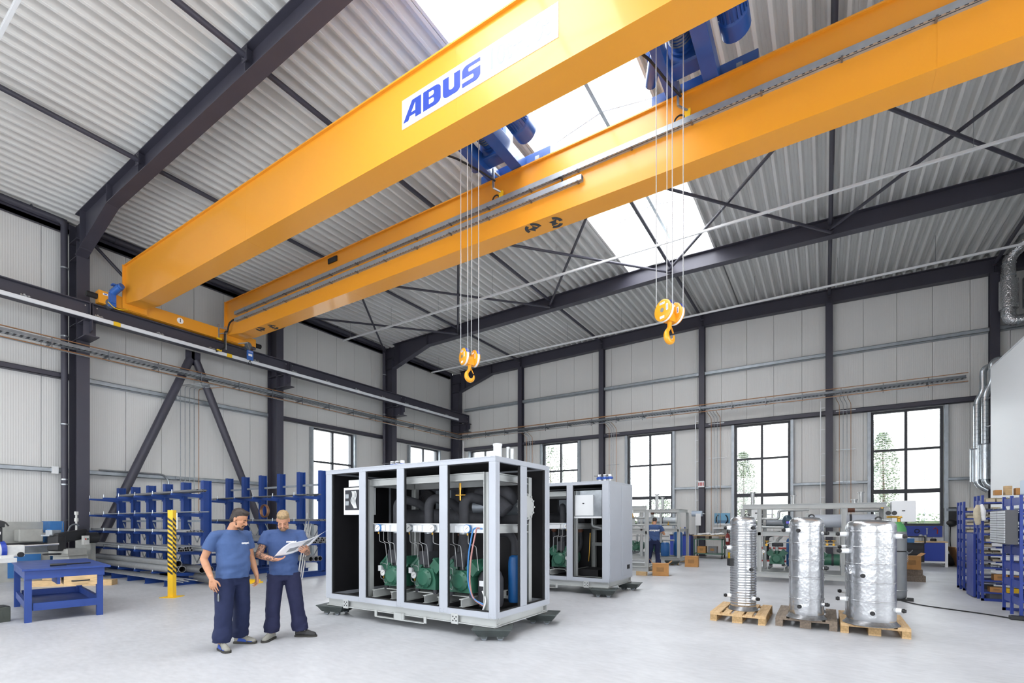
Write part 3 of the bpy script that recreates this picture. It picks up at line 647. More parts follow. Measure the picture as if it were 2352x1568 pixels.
for z in (6.1,3.2): 
    b = MB().box(0,.05,-.12,.78,z-.05,z+.05)
    bolts(b,[(.05,j*.155+dy,z) for j in range(5) for dy in (-.03,.03)],(1,0,0),.01,.02); b.build('bracket', 'zinc', c)
# conduit over the lower rail and small boxes
t = MB().tube(rnd([(-19.92,6.2,3.29),(-19.92,8.05,3.29),(-19.9,8.2,3.1),(-19.9,8.2,1.0)],.12),.03,8)
tag(t.build('conduit', 'zinc', None, 40), 'grey conduit bending down behind the first pipe rack', 'pipe')
tag(MB().box(-19.98,-19.9,5.05,5.2,3.08,3.3).build('junction_box', 'white_paint'), 'small white junction box at the end of the lower rail', 'box')
c = thing('socket_box', 'small red and white labelled electrical box on the middle slim column', 'box', (-4.87,24.09,3.22))
MB().box(-.14,.14,-.08,0,0,.28).build('housing', 'white_paint', c)
mat('red_print', '#b23a34', .5)
for k in range(4): MB().box(-.12+k*.065,-.08+k*.065,-.083,-.08,.06,.22).build('red_label', 'red_print', c)
t = MB().tube([(-5.12,24.05,6.6),(-5.12,24.05,.3)],.02,8)
for z in (6.3,5.4,4.4,3.5,2.6): t.box(-5.15,-5.0,24.04,24.08,z,z+.03)
tag(t.build('conduit', 'white_paint', None, 40), 'white conduit clipped to the left of the middle slim column', 'pipe')
t = MB().tube([(-.15,24.05,6.6),(-.15,24.05,.3)],.02,8)
for z in (6.3,5.4,4.4,3.5,2.6): t.box(-.18,-.0,24.04,24.08,z,z+.03)
tag(t.build('conduit', 'white_paint', None, 40), 'white conduit clipped beside the slim column between the big windows', 'pipe')
t = MB().tube([(-18.95,24.02,6.6),(-18.95,24.02,2.2)],.028,8); tag(t.build('conduit', 'white_paint', None, 40), 'white vertical pipe at the corner column', 'pipe')
# ================================================================== hanging strip lights
for y, x0, x1, nm in ((15.35,-19.4,8.5,'nearer one beyond the crane'),(21.4,-19.2,9.5,'farther one next to the gable'),(2.43,-19.4,-6.0,'short piece in the upper left corner')):
    c = thing('strip_light', f'long white hanging strip light, {nm}', 'light', (0,y,10.22), 0, 'hanging strip lights')
    MB().box(x0,x1,-.03,.03,.0,.05).build('housing', 'lamp_white', c); MB().box(x0+.02,x1-.02,-.026,.026,-.012,0).build('diffuser', 'white_paint', c)
    x = x0+.55
    while x < x1:
        MB().cyl((x,0,.05),(x,0,zt(x)-10.2),.005,5).build('wire', 'wire', c); MB().box(x-.03,x+.03,-.01,.01,.05,.08).build('clip', 'zinc', c); x += 2.72
# ================================================================== white room-in-room and ducts on the right
mat('room_white', '#f6f8fb', .5)
struct(MB().box(4.48,XR,9.5,21.5,0,6.5).build('wall_inner_room', 'room_white'))
struct(MB().box(4.46,XR,9.5,21.52,6.5,6.54).build('trim_1', 'rail_white'))
def foil_mat(name, st, rough):
    m = mat(name, '#bdbfc2', rough, .9, 0, 6, .0); nt = m.node_tree; p = nt.nodes['Principled BSDF']
    tc = nt.nodes.new('ShaderNodeTexCoord'); mp = nt.nodes.new('ShaderNodeMapping'); mp.inputs['Scale'].default_value = (1,1,.8); nt.links.new(tc.outputs['Object'], mp.inputs[0])
    v = nt.nodes.new('ShaderNodeTexVoronoi'); v.inputs['Scale'].default_value = 26; nt.links.new(mp.outputs[0], v.inputs['Vector'])
    n = nt.nodes.new('ShaderNodeTexNoise'); n.inputs['Scale'].default_value = 14; n.inputs['Detail'].default_value = 5; nt.links.new(mp.outputs[0], n.inputs['Vector'])
    ad = nt.nodes.new('ShaderNodeMath'); ad.operation = 'MULTIPLY_ADD'; ad.inputs[1].default_value = .5; nt.links.new(v.outputs['Distance'], ad.inputs[0]); nt.links.new(n.outputs['Fac'], ad.inputs[2])
    b = nt.nodes.new('ShaderNodeBump'); b.inputs['Strength'].default_value = st; b.inputs['Distance'].default_value = .02; nt.links.new(ad.outputs[0], b.inputs['Height']); nt.links.new(b.outputs[0], p.inputs['Normal'])
foil_mat('foil', .9, .22); foil_mat('foil_smooth', .16, .24)
mat('duct', '#c3cad0', .25, .85, .15, 5)
def foil_duct(path, r, label, sil=None):
    c = thing('insulated_duct', label, 'duct', path[0])
    P = [Vector(p)-Vector(path[0]) for p in path]; R = rnd(P, .3, 6)
    MB().tube(R, r, 18).build('foil_sleeve', 'foil', c, 50)
    if sil: MB().cyl(Vector(sil[0])-Vector(path[0]), Vector(sil[1])-Vector(path[0]), r+.06, 20).build('silencer', 'foil', c, 40)
    for i in range(len(P)-1):
        d = P[i+1]-P[i]; n = max(1,int(d.length/.38))
        for k in range(n):
            q = P[i]+d*((k+.5)/n); dd = d.normalized()*.02
            MB().cyl(q-dd, q+dd, r+.008, 18).build('tape_band', 'duct', c, 40)
foil_duct([(5.75,23.2,11.5),(5.7,23.25,11.05),(5.36,23.55,10.75),(5.36,23.55,8.5),(7.4,23.4,8.62)],.19,'silver foil insulated duct with silencer, left one at the roof edge',((5.36,23.55,9.95),(5.36,23.55,8.95)))
foil_duct([(5.98,23.75,11.4),(5.98,23.75,8.75),(8.0,23.7,8.8)],.17,'silver foil insulated duct at the right picture edge',((5.98,23.75,10.0),(5.98,23.75,9.0)))
def spiral(path, r, s0, s1, rs, label):
    c = thing('spiral_duct', label, 'duct', path[0]); P = [Vector(p)-Vector(path[0]) for p in path]
    MB().tube(rnd(P,.22,6), r, 18).build('pipe', 'duct', c, 50)
    a, b = Vector(s0)-Vector(path[0]), Vector(s1)-Vector(path[0])
    MB().cyl(a,b,rs,22).build('silencer', 'duct', c, 40); MB().cyl(a+Vector((0,0,.02)),a-Vector((0,0,.02)),rs+.01,22).build('collar', 'zinc_dark', c, 40)
    sm = MB()
    for i in range(1,len(P)-1):
        d = P[i+1]-P[i]
        if d.length > 1:
            for k in range(int(d.length/.14)): sm.torus(P[i]+d.normalized()*(.1+k*.14), r+.002, .004, 'z', 18, 4)
    sm.build('seam', 'zinc_dark', c, 40, kind='stuff')
spiral([(7.5,22.0,6.9),(4.62,22.0,6.9),(4.62,22.0,6.15),(4.45,22.0,5.8),(4.45,22.0,2.85),(4.7,21.95,2.7)],.095,(4.45,22.0,4.15),(4.45,22.0,3.0),.18,'galvanised spiral duct with silencer at the white room corner, front one')
spiral([(7.5,22.4,6.8),(4.48,22.4,6.8),(4.48,22.4,5.95),(4.33,22.4,5.65),(4.33,22.4,2.85),(4.6,22.35,2.65)],.095,(4.33,22.4,4.05),(4.33,22.4,2.95),.18,'galvanised spiral duct with silencer at the white room corner, rear one')
for z in (5.6,4.7): tag(MB().bar((4.5,21.52,z),(4.45,21.9,z),.02,.03).build('duct_bracket', 'steel'), f'small dark bracket holding the spiral ducts, {"upper" if z > 5 else "lower"} one', 'bracket')
# ================================================================== chiller units in their housings
mat('housing', '#b2b7c0', .38, 0, .04, 2); mat('base_grey', '#b9bcbb', .42, 0, .06, 3)
mat('lining', '#1a191d', .62, 0, .15, 6); mat('foam', '#3c3d42', .78, 0, .18, 9)
mat('comp_green', '#2f6450', .4, 0, .15, 7); mat('comp_dark', '#2c5a49', .45, 0, .15, 7)
mat('gauge_white', '#f3f3f1', .3); mat('brass', '#c79a3f', .35, .7); mat('steel_pipe', '#b9bbbb', .35, .6, .15, 12)
mat('tank_blue', '#1f5f9f', .38, 0, .12, 6); mat('hose_blue', '#3f7fbe', .4); mat('hose_red', '#b98782', .45); mat('skate', '#4b5251', .45, .35, .35, 6)
mat('timber', '#d9b98a', .7, 0, .25, 8, stretch=(1,1,6)); mat('box_white', '#eceff1', .35); mat('rust', '#6d4433', .7, 0, .3, 14); mat('valve_blue', '#2a4f9e', .4)
def gauge(p, r, parent, rim='zinc', ax='y'):
    g = MB().lathe([(0,-.03),(r,-.03),(r,.012),(r*.9,.012),(0,.01)],20,p,ax).build('gauge', rim, parent, 40)
    MB().lathe([(0,-.034),(r*.88,-.034),(r*.88,-.03),(0,-.03)],20,p,ax).build('dial', 'gauge_white', g, 40)
    n = MB().bar((p[0]-r*.3,p[1]-.036,p[2]-r*.2),(p[0]+r*.5,p[1]-.036,p[2]+r*.4),.003,r*.07,(0,0,1)); n.build('needle', 'black_plastic', g)
    MB().cyl((p[0],p[1]-.005,p[2]-r),(p[0],p[1]-.005,p[2]-r-.035),.011,8).build('stem', 'brass', g)
    return g
def compressor(T, parent, s=1.0):
    c = MB(); c.T = T
    o = [(-.17,0),(.17,0),(.17,.12),(.12,.27),(-.12,.27),(-.17,.12)]
    c.prism(o, 0, .3, 'y'); c.lathe([(0,-.06),(.085,-.06),(.1,-.045),(.125,-.03),(.125,0)],22,(0,0,.145),'y')
    c.lathe([(.14,.3),(.165,.31),(.165,.62),(.13,.66),(.06,.68)],22,(0,0,.16),'y')
    k = c.build('compressor', 'comp_green', parent, 35)
    for sx in (-1,1):
        h = MB(); h.T = T @ Matrix.Translation((sx*.115,.15,.25)) @ Matrix.Rotation(sx*.72,4,'Y')
        h.box(-.075,.075,-.14,.14,0,.1); h.box(-.085,.085,-.15,.15,.1,.13)
        for yy in (-.12,-.04,.04,.12):
            for xx in (-.06,.06): h.cyl((xx,yy,.13),(xx,yy,.145),.011,6)
        h.build('cylinder_head', 'comp_green', k)
    b = MB(); b.T = T
    for i in range(8):
        a = 2*PI*i/8; b.cyl((.11*math.cos(a),-.03,.145+.11*math.sin(a)),(.11*math.cos(a),-.044,.145+.11*math.sin(a)),.011,6)
    b.build('bolt', 'comp_dark', k, kind='stuff')
    f = MB(); f.T = T
    for yy in (.35,.41,.47,.53): f.torus((0,yy,.16),.168,.01,'y',20,5)
    f.build('motor_rib', 'comp_dark', k, 40, kind='stuff')
    f = MB(); f.T = T
    for xx in (-.15,.15):
        for yy in (.02,.28): f.cyl((xx,yy,-.05),(xx,yy,.0),.03,10)
    f.build('rubber_foot', 'charcoal', k, 40)
    v = MB(); v.T = T; v.cyl((0,.1,.27),(0,.1,.36),.045,14).cyl((0,.1,.33),(0,.1,.35),.065,14); v.build('flange', 'comp_green', k, 40)
    return k
def skate(x, y, rz, label, m='skate'):
    c = thing('machine_skate', label, 'skate', (x,y,0), rz, 'machine skates')
    p = MB(); a, b = .26, .2; q = .19; w = .15
    p.add([(-q,-w,.055),(q,-w,.055),(q,w,.055),(-q,w,.055),(-a,-b,.15),(a,-b,.15),(a,b,.15),(-a,b,.15)],[(0,3,2,1),(4,5,6,7),(0,1,5,4),(1,2,6,5),(2,3,7,6),(3,0,4,7)])
    p.box(-a-.01,a+.01,-b-.01,b+.01,.15,.165); p.build('pan', m, c)
    for xx in (-.11,.11):
        for yy in (-.12,.12):
            f = MB().box(xx-.035,xx+.035,yy-.03,yy-.024,.03,.1).box(xx-.035,xx+.035,yy+.024,yy+.03,.03,.1).build('wheel_fork', m, c)
            MB().lathe([(.012,-.02),(.044,-.02),(.044,.02),(.012,.02)],16,(xx,yy,.044),'y').build('wheel', 'zinc_dark', c, 40)
    return c
def valve_cluster(parent, x, y, z, mir):
    s = -1 if mir else 1
    b = MB()
    for k in range(3): b.cyl((x+s*k*.13,y,z),(x+s*k*.13,y,z+.14),.045,14).cyl((x+s*k*.13,y,z+.03),(x+s*k*.13,y,z+.05),.06,14)
    b.build('pipe_stub', 'steel_pipe', parent, 40)
    for k in range(3):
        v = MB().ball((x+s*k*.13,y,z+.17),.055,n=12,m=8).cyl((x+s*k*.13-.07,y,z+.17),(x+s*k*.13+.07,y,z+.17),.03,12).build('valve', 'valve_blue', parent, 40)
        MB().bar((x+s*k*.13,y,z+.225),(x+s*k*.13-(.22 if k == 0 else .12),y-.05,z+.23),.025,.012).build('lever', 'black_plastic', v)
        MB().cyl((x+s*k*.13,y,z+.2),(x+s*k*.13,y,z+.26),.04,10).build('cap', 'white_paint', v, 40)
def chiller(loc, label, mir, closed_end):
    L, D, H = 3.56, 1.53, 2.476; E = .29
    C = thing('chiller_unit', label, 'machine', loc, 0, 'enclosed chiller units')
    X = (lambda x: L-x) if mir else (lambda x: x)
    def bx(name, m, x0, x1, y0, y1, z0, z1, par=None):
        a, b = sorted((X(x0), X(x1))); return MB().box(a,b,y0,y1,z0,z1).build(name, m, par or C)
    def P(x,y,z): return (X(x),y,z)
    # base frame
    for y in (.06,D-.06): 
        b = MB().ibeam((.02,y,E-.06),(L-.02,y,E-.06),.12,.1,.012,.01); b.build('base_beam', 'base_grey', C)
    for x in (.06,1.2,2.36,L-.06): MB().ibeam((x,.1,E-.06),(x,D-.1,E-.06),.118,.1,.012,.01).build('base_beam', 'base_grey', C)
    for x in (.1,L-.1):
        for y in (.12,D-.12): MB().ibeam((x,y,.165),(x,y,.2),.12,.12,.015,.012,(1,0,0)).box(x-.08,x+.08,y-.08,y+.08,.165,.172).build('foot', 'base_grey', C)
    for x in (.52,2.86):
        l = MB().box(X(x)-.06,X(x)+.06,-.004,.012,E-.135,E+.015).build('lifting_plate', 'base_grey', C)
        hq = MB()
        for dx, dz in ((0,.0),(.028,.028),(-.028,.028),(.028,-.028),(-.028,-.028)): hq.cyl((X(x)+dx,-.0055,E-.06+dz),(X(x)+dx,-.004,E-.06+dz),.011,10)
        hq.build('bolt_hole', 'lining', l, kind='stuff')
    for x0, x1 in ((1.25,1.68),(1.84,2.3)):
        MB().bar(P(x0,.0,.1),P(x1,.0,.1),.05,.012).bar(P(x0,0,.1),P(x0,0,.2),.05,.012,(0,1,0)).bar(P(x1,0,.1),P(x1,0,.2),.05,.012,(0,1,0)).build('fork_pocket', 'base_grey', C)
    bx('fork_stop','base_grey',1.68,1.84,-.02,.05,.09,.2)
    # housing frame
    fp = ((0,.15),(.85,1.0),(1.71,1.86),(2.57,2.72),(3.45,L)); sp = ((0,.11),(.66,.83),(1.40,D))
    for a, b in fp:
        o = bx('post','housing',a,b,0,.06,E,H-.06); bevel(o,.006)
        if b < L-.1: bx('gasket','black_rubber',b,b+.012,.015,.05,E+.085,H-.075,o)
        if a > .1: bx('gasket','black_rubber',a-.012,a,.015,.05,E+.085,H-.075,o)
        bx('rear_post','housing',a,b,D-.06,D,E,H-.06)
    for xe in (0, L):
        for a, b in sp:
            x0, x1 = (xe, xe+.06) if xe == 0 else (xe-.06, xe)
            if a == 0: a = .06
            if b > D-.01: b = D-.06
            o = bx('side_post','housing',x0,x1,a,b,E+.08,H-.06); bevel(o,.006)
        x0, x1 = (0,.06) if xe == 0 else (L-.06,L)
        bx('side_rail','housing',x0,x1,.06,D-.06,H-.06,H-.004); bx('side_sill','housing',x0,x1,.06,D-.06,E,E+.08)
    for y0, y1 in ((0,.06),(D-.06,D)):
        bx('top_rail','housing',0,L,y0,y1,H-.06,H-.004)
        for i in range(4): bx('sill','housing',fp[i][1],fp[i+1][0],y0,y1,E,E+.082)
    for i in range(4): 
        o = bx('gasket','black_rubber',fp[i][1],fp[i+1][0],.015,.05,E+.082,E+.1); bx('gasket','black_rubber',fp[i][1],fp[i+1][0],.015,.05,H-.075,H-.06)
    sc_ = MB()
    for a, b in fp:
        for z in (E+.02,E+.06,H-.03):
            for k in (.03,.09): sc_.cyl((X(a+k),-.002,z),(X(a+k),.004,z),.006,6)
    sc_.build('screw', 'zinc', C, kind='stuff')
    for i in range(4): bx('roof_panel','housing',.0 if i==0 else fp[i][0]+.075,(fp[i+1][0]+.075) if i<3 else L,-.005,D+.005,H-.004,H+.012)
    bx('roof_lining','lining',.06,L-.06,.06,D-.06,H-.03,H-.005)
    for i in range(4):
        o = bx('rear_panel','housing',fp[i][1],fp[i+1][0],D-.045,D-.01,E+.08,H-.06); bx('panel_lining','lining',fp[i][1]-.14,fp[i+1][0]+.02,D-.075,D-.062,E+.08,H-.06,o)
    # left end is lined black inside; the other end open or closed
    for a, b in ((.06,.66),(.83,1.40)): 
        o = bx('end_panel','housing',.012,.045,a,b,E+.08,H-.06); bx('panel_lining','lining',.046,.06,a,b,E+.08,H-.06,o)
    if closed_end:
        pass
    else:
        for a, b in ((.11,.66),(.83,1.40)):
            bx('gasket','black_rubber',L-.05,L-.015,a,a+.014,E+.08,H-.06); bx('gasket','black_rubber',L-.05,L-.015,b-.014,b,E+.08,H-.06); bx('gasket','black_rubber',L-.05,L-.015,a,b,E+.08,E+.095)
    bx('floor_tray','lining',.06,L-.06,.06,D-.06,E,E+.02)
    bx('floor_angle','base_grey',.1,.85,.12,.2,E+.02,E+.05); bx('floor_angle','base_grey',.1,.85,.9,.98,E+.02,E+.05)
    # inner frame
    for x in (.84,3.26):
        for y in (.2,1.28): MB().ibeam(P(x+.04,y,E+.02),P(x+.04,y,2.3),.1,.09,.01,.008,(1,0,0)).build('inner_post', 'base_grey', C)
    for y in (.2,1.28):
        MB().ibeam(P(.93,y,2.245),P(3.25,y,2.245),.11,.08,.012,.01).build('inner_beam', 'base_grey', C)
    for x in (.88,3.3): MB().ibeam(P(x,.25,2.245),P(x,1.24,2.245),.11,.08,.012,.01).build('inner_beam', 'base_grey', C); MB().ibeam(P(x,.25,1.5),P(x,1.24,1.5),.13,.08,.012,.01).build('inner_beam', 'base_grey', C)
    # gauge rail with gauges, transmitters and capillary lines
    gr = bx('gauge_rail','box_white',.95,3.25,.24,.26,1.44,1.57); bx('gauge_rail_lip','box_white',.95,3.25,.21,.24,1.56,1.575,gr)
    for i, x in enumerate((1.1,1.79,2.27,2.94)): gauge(P(x,.2,1.5),.062,C,'zinc' if i % 3 else 'hose_blue')
    for x in (1.2,1.3,1.9,2.0,2.55,2.66): 
        bx('transmitter','white_paint',x-.042,x+.042,.2,.24,1.455,1.545)
    cp = MB()
    for x in (1.1,1.2,1.3,1.79,1.9,2.0,2.27,2.55,2.66,2.94): cp.tube(rnd([P(x,.21,1.44),P(x,.21,1.28),P(x+.14,.21,1.25),P(x+.16,.24,.9)],.03),.005,5)
    cp.build('capillary', 'steel_pipe', C, 40, kind='stuff')
    # shells and insulated pipework
    sh = MB().cyl(P(.95,1.0,1.68),P(3.42,1.0,1.68),.14,24).build('lower_shell', 'foam', C, 40)
    sh2 = MB().cyl(P(2.55,.98,1.83),P(3.46,.98,1.83),.17,24).build('upper_shell', 'comp_dark' if False else 'zinc_dark', C, 40)
    MB().cyl(P(3.42,.98,1.83),P(3.475,.98,1.83),.2,24).build('shell_flange', 'base_grey', sh2, 40)
    b = MB()
    for i in range(12): a = 2*PI*i/12; b.cyl(P(3.4,.98+.175*math.cos(a),1.83+.175*math.sin(a)),P(3.5,.98+.175*math.cos(a),1.83+.175*math.sin(a)),.016,6)
    b.build('flange_bolt', 'base_grey', sh2, kind='stuff')
    MB().tube(rnd([P(2.72,.75,2.03),P(3.0,.75,2.06),P(3.3,.75,2.03),P(3.3,1.0,1.8)],.12),.1,18).build('insulated_bend', 'foam', C, 45)
    MB().tube(rnd([P(2.98,.7,1.95),P(3.2,.66,1.86),P(3.3,.68,1.76)],.12),.12,18).build('insulated_bend', 'foam', C, 45)
    MB().tube(rnd([P(2.2,.9,1.65),P(3.0,.75,1.66),P(3.05,.75,1.75)],.12),.085,18).build('insulated_pipe', 'foam', C, 45)
    for i, x in enumerate((1.3,2.0,2.7)):
        r = .07+.003*i
        MB().tube(rnd([P(x,.42,.8),P(x,.42,1.9),P(x+.05,.5,1.98),P(x+.22,.75,1.9),P(x+.25,.95,1.75)],.13,7),r,18).build('insulated_riser', 'foam', C, 45)
        MB().cyl(P(x,.42,1.415),P(x,.42,1.43),r+.003,18).build('cable_tie', 'zinc', C, 40)
        o = bx('insulation_box','foam',x-.1,x+.1,.3,.52,.93,1.14); bevel(o,.006)
        T = Matrix.Translation(P(x+.03,.3,.55)) @ Matrix.Scale(1.22,4)
        k = compressor(T, C)
        gauge(P(x-.19,.3,.76),.055,C); bx('oil_switch','white_paint',x-.33,x-.26,.3,.36,.78,.87)
        l = MB().tube(rnd([P(x-.19,.3,.66),P(x-.19,.3,.6),P(x-.12,.3,.58),P(x-.12,.3,.9),P(x-.25,.3,.92)],.03),.006,5).tube(rnd([P(x-.3,.33,.78),P(x-.3,.33,.66),P(x-.24,.33,.64)],.03),.006,5); l.build('oil_line', 'steel_pipe', C, 40, kind='stuff')
        MB().tube(rnd([P(x-.3,.75,1.35),P(x-.34,.7,1.0),P(x-.28,.45,.84),P(x-.1,.4,.84)],.14),.045,14).build('suction_pipe', 'foam', C, 45)
        MB().torus(P(x-.16,.44,.95),.11,.035,'y',16,10,.3,4.4).build('suction_loop', 'foam', C, 45)
        MB().cyl(P(x-.3,.75,1.35),P(x-.3,.75,1.5),.05,14).cyl(P(x-.3,.75,1.38),P(x-.3,.75,1.41),.07,14).cyl(P(x-.3,.75,1.45),P(x-.3,.75,1.47),.065,14).build('copper_coupling', 'rust', C, 40)
        for dx in (-.24,.18):
            MB().ibeam(P(x+dx,.12,.43),P(x+dx,1.3,.43),.12,.07,.01,.008).build('compressor_beam', 'base_grey', C)
        bx('compressor_plate','base_grey',x-.22,x+.24,.3,.66,.492,.504)
    fan = MB().lathe([(.03,-.02),(.19,-.02),(.2,0),(.2,.08),(.19,.1),(.03,.1)],28,P(.68+.52,1.25,1.98),'y').build('cooling_fan', 'lining', C, 40)
    fg = MB()
    for rr_ in (.05,.09,.13,.17): fg.torus(P(.68+.52,1.22,1.98),rr_,.004,'y',24,4)
    fg.build('fan_guard', 'charcoal', fan, 40, kind='stuff')
    bx('heat_sink_panel','zinc_dark',1.45,1.8,1.2,1.3,1.65,2.15); bx('inner_cabinet','charcoal',1.0,1.9,1.3,1.42,1.6,2.2)
    # electrics box in the end bay
    if mir:
        eb = bx('switch_box','box_white',.42,.86,.14,.2,1.74,2.2); bx('switch_box_body','zinc',.2,.85,.2,.9,1.7,2.3,eb); bx('switch_handle','black_plastic',.63,.67,.13,.14,2.0,2.02,eb); bx('switch_box_shelf','box_white',.12,.9,.12,.9,1.68,1.72,eb)
        MB().tube(rnd([P(.55,.4,1.68),P(.55,.4,1.5),P(.3,.4,1.45),P(.1,.4,1.45)],.06),.03,10).build('steel_pipe', 'steel_pipe', C, 40)
        MB().tube(rnd([P(.6,.4,1.35),P(.62,.4,.9),P(.66,.45,.7)],.1),.012,8).build('sample_line', 'brass', C, 40)
        bx('drip_tray','lining',.45,.95,.5,1.2,.32,.5); bx('pocket_frame','base_grey',.1,.8,.15,.2,.31,.38); bx('pocket_frame','base_grey',.1,.16,.2,1.2,.31,.38)
        bx('inner_strut','base_grey',.35,.48,1.2,1.28,.31,2.2); bx('inner_strut','base_grey',.1,.9,1.2,1.28,1.4,1.53); bx('inner_strut','base_grey',.48,.9,1.2,1.28,1.02,1.1)
    else:
        eb = bx('switch_box','box_white',.3,.78,.14,.42,1.72,2.18); bx('switch_box_recess','charcoal',.335,.7,.136,.15,1.80,2.14,eb); bx('switch_box_shelf','box_white',.4,.84,.16,.6,2.2,2.31,eb)
        for k in range(2): bx('relay','zinc',.36,.44,.125,.14,1.88+k*.12,1.95+k*.12,eb)
        for k in range(4): MB().tube(rnd([P(.52+k*.03,.13,2.12),P(.56+k*.03,.12,2.05),P(.5+k*.035,.12,1.95),P(.58+k*.02,.13,1.83)],.04),.008,6).build('wire_loop', 'white_paint', eb, 40)
    # right-hand bay: vessels and refrigerant hoses
    MB().lathe([(.03,.38),(.09,.39),(.1,.43),(.1,1.0),(.085,1.07),(.04,1.1),(.025,1.13)],20,P(3.33,.85,0)).build('receiver_tank', 'tank_blue', C, 40)
    MB().lathe([(.05,.33),(.17,.35),(.19,.42),(.19,.76),(.15,.86),(.06,.9)],22,P(3.1,.55,0)).build('oil_separator', 'foam', C, 40)
    bx('tank_label','white_paint',3.03,3.12,.355,.362,.66,.74)
    MB().tube(rnd([P(3.33,.85,1.1),P(3.33,.85,1.3),P(3.25,.85,1.42),P(3.05,.85,1.42)],.12),.055,14).build('insulated_pipe', 'foam', C, 45)
    MB().tube([P(3.12,.5,.88),P(3.12,.5,2.2)],.05,14).build('insulated_pipe', 'foam', C, 45)
    for k, m in enumerate(('hose_blue','hose_red')):
        MB().tube(rnd([P(3.2-k*.02,.2,1.5),P(3.07+k*.06,.16,1.52),P(2.98+k*.05,.15,1.1),P(2.98+k*.03,.15,.72),P(3.06,.16,.5),P(3.24,.17,.44-k*.02)],.2,8),.012,8).build('service_hose', m, C, 45)
    MB().tube(rnd([P(3.44,.2,2.2),P(3.46,.2,1.95),P(3.43,.2,1.8),P(3.4,.22,1.74)],.08),.013,8).build('drain_hose', 'white_paint', C, 45)
    MB().tube(rnd([P(3.2,.2,.62),P(3.3,.16,.5),P(3.25,.14,.36)],.08),.012,8).build('drain_hose', 'white_paint', C, 45)
    MB().cyl(P(2.68,.35,2.18),P(2.68,.35,2.08),.018,8).bar(P(2.6,.35,2.0),P(2.78,.35,2.0),.02,.012).cyl(P(2.68,.35,2.08),P(2.68,.35,1.92),.014,8).build('service_valve', 'brass', C, 40)
    # roof fittings
    if not mir:
        MB().cyl(P(3.22,.55,H),P(3.22,.55,H+.26),.062,20).cyl(P(3.22,.55,H+.24),P(3.22,.55,H+.27),.068,20).build('capped_pipe', 'white_paint', C, 40)
        for k in range(2): MB().cyl(P(3.36+k*.07,.62,H),P(3.36+k*.07,.62,H+.22-.03*k),.03,12).build('pipe_stub', 'steel_pipe', C, 40)
    valve_cluster(C, X(.42), 1.15, H, mir)
    if closed_end:                                     # plain closed end wall of two panels
        for a, b in ((.04,.74),(.79,1.49)):
            o = bx('end_panel','housing',-.012,.012,a,b,E+.06,H-.05); bevel(o,.008)
        MB().box(*(sorted((X(-.016),X(-.012)))),1.12,1.3,.5,.6).build('vent_slot', 'lining', C)
    return C
chiller((-7.28,5.41,0), 'large chiller unit in a pale grey frame, nearest the two workers', False, False)
chiller((-7.46,9.95,0), 'second chiller unit with closed end wall and white switch box, farther back', True, True)
skate(-7.18,5.56,.25,'dark machine skate under the left foot of the nearest chiller'); skate(-3.84,5.53,.5,'worn machine skate under the front corner of the nearest chiller')
skate(-3.8,6.82,.3,'dark machine skate under the rear right foot of the nearest chiller')
skate(-4.0,9.92,.3,'worn machine skate under the front corner of the closed-end chiller'); skate(-3.9,11.25,.1,'dark machine skate under the rear right foot of the closed-end chiller')
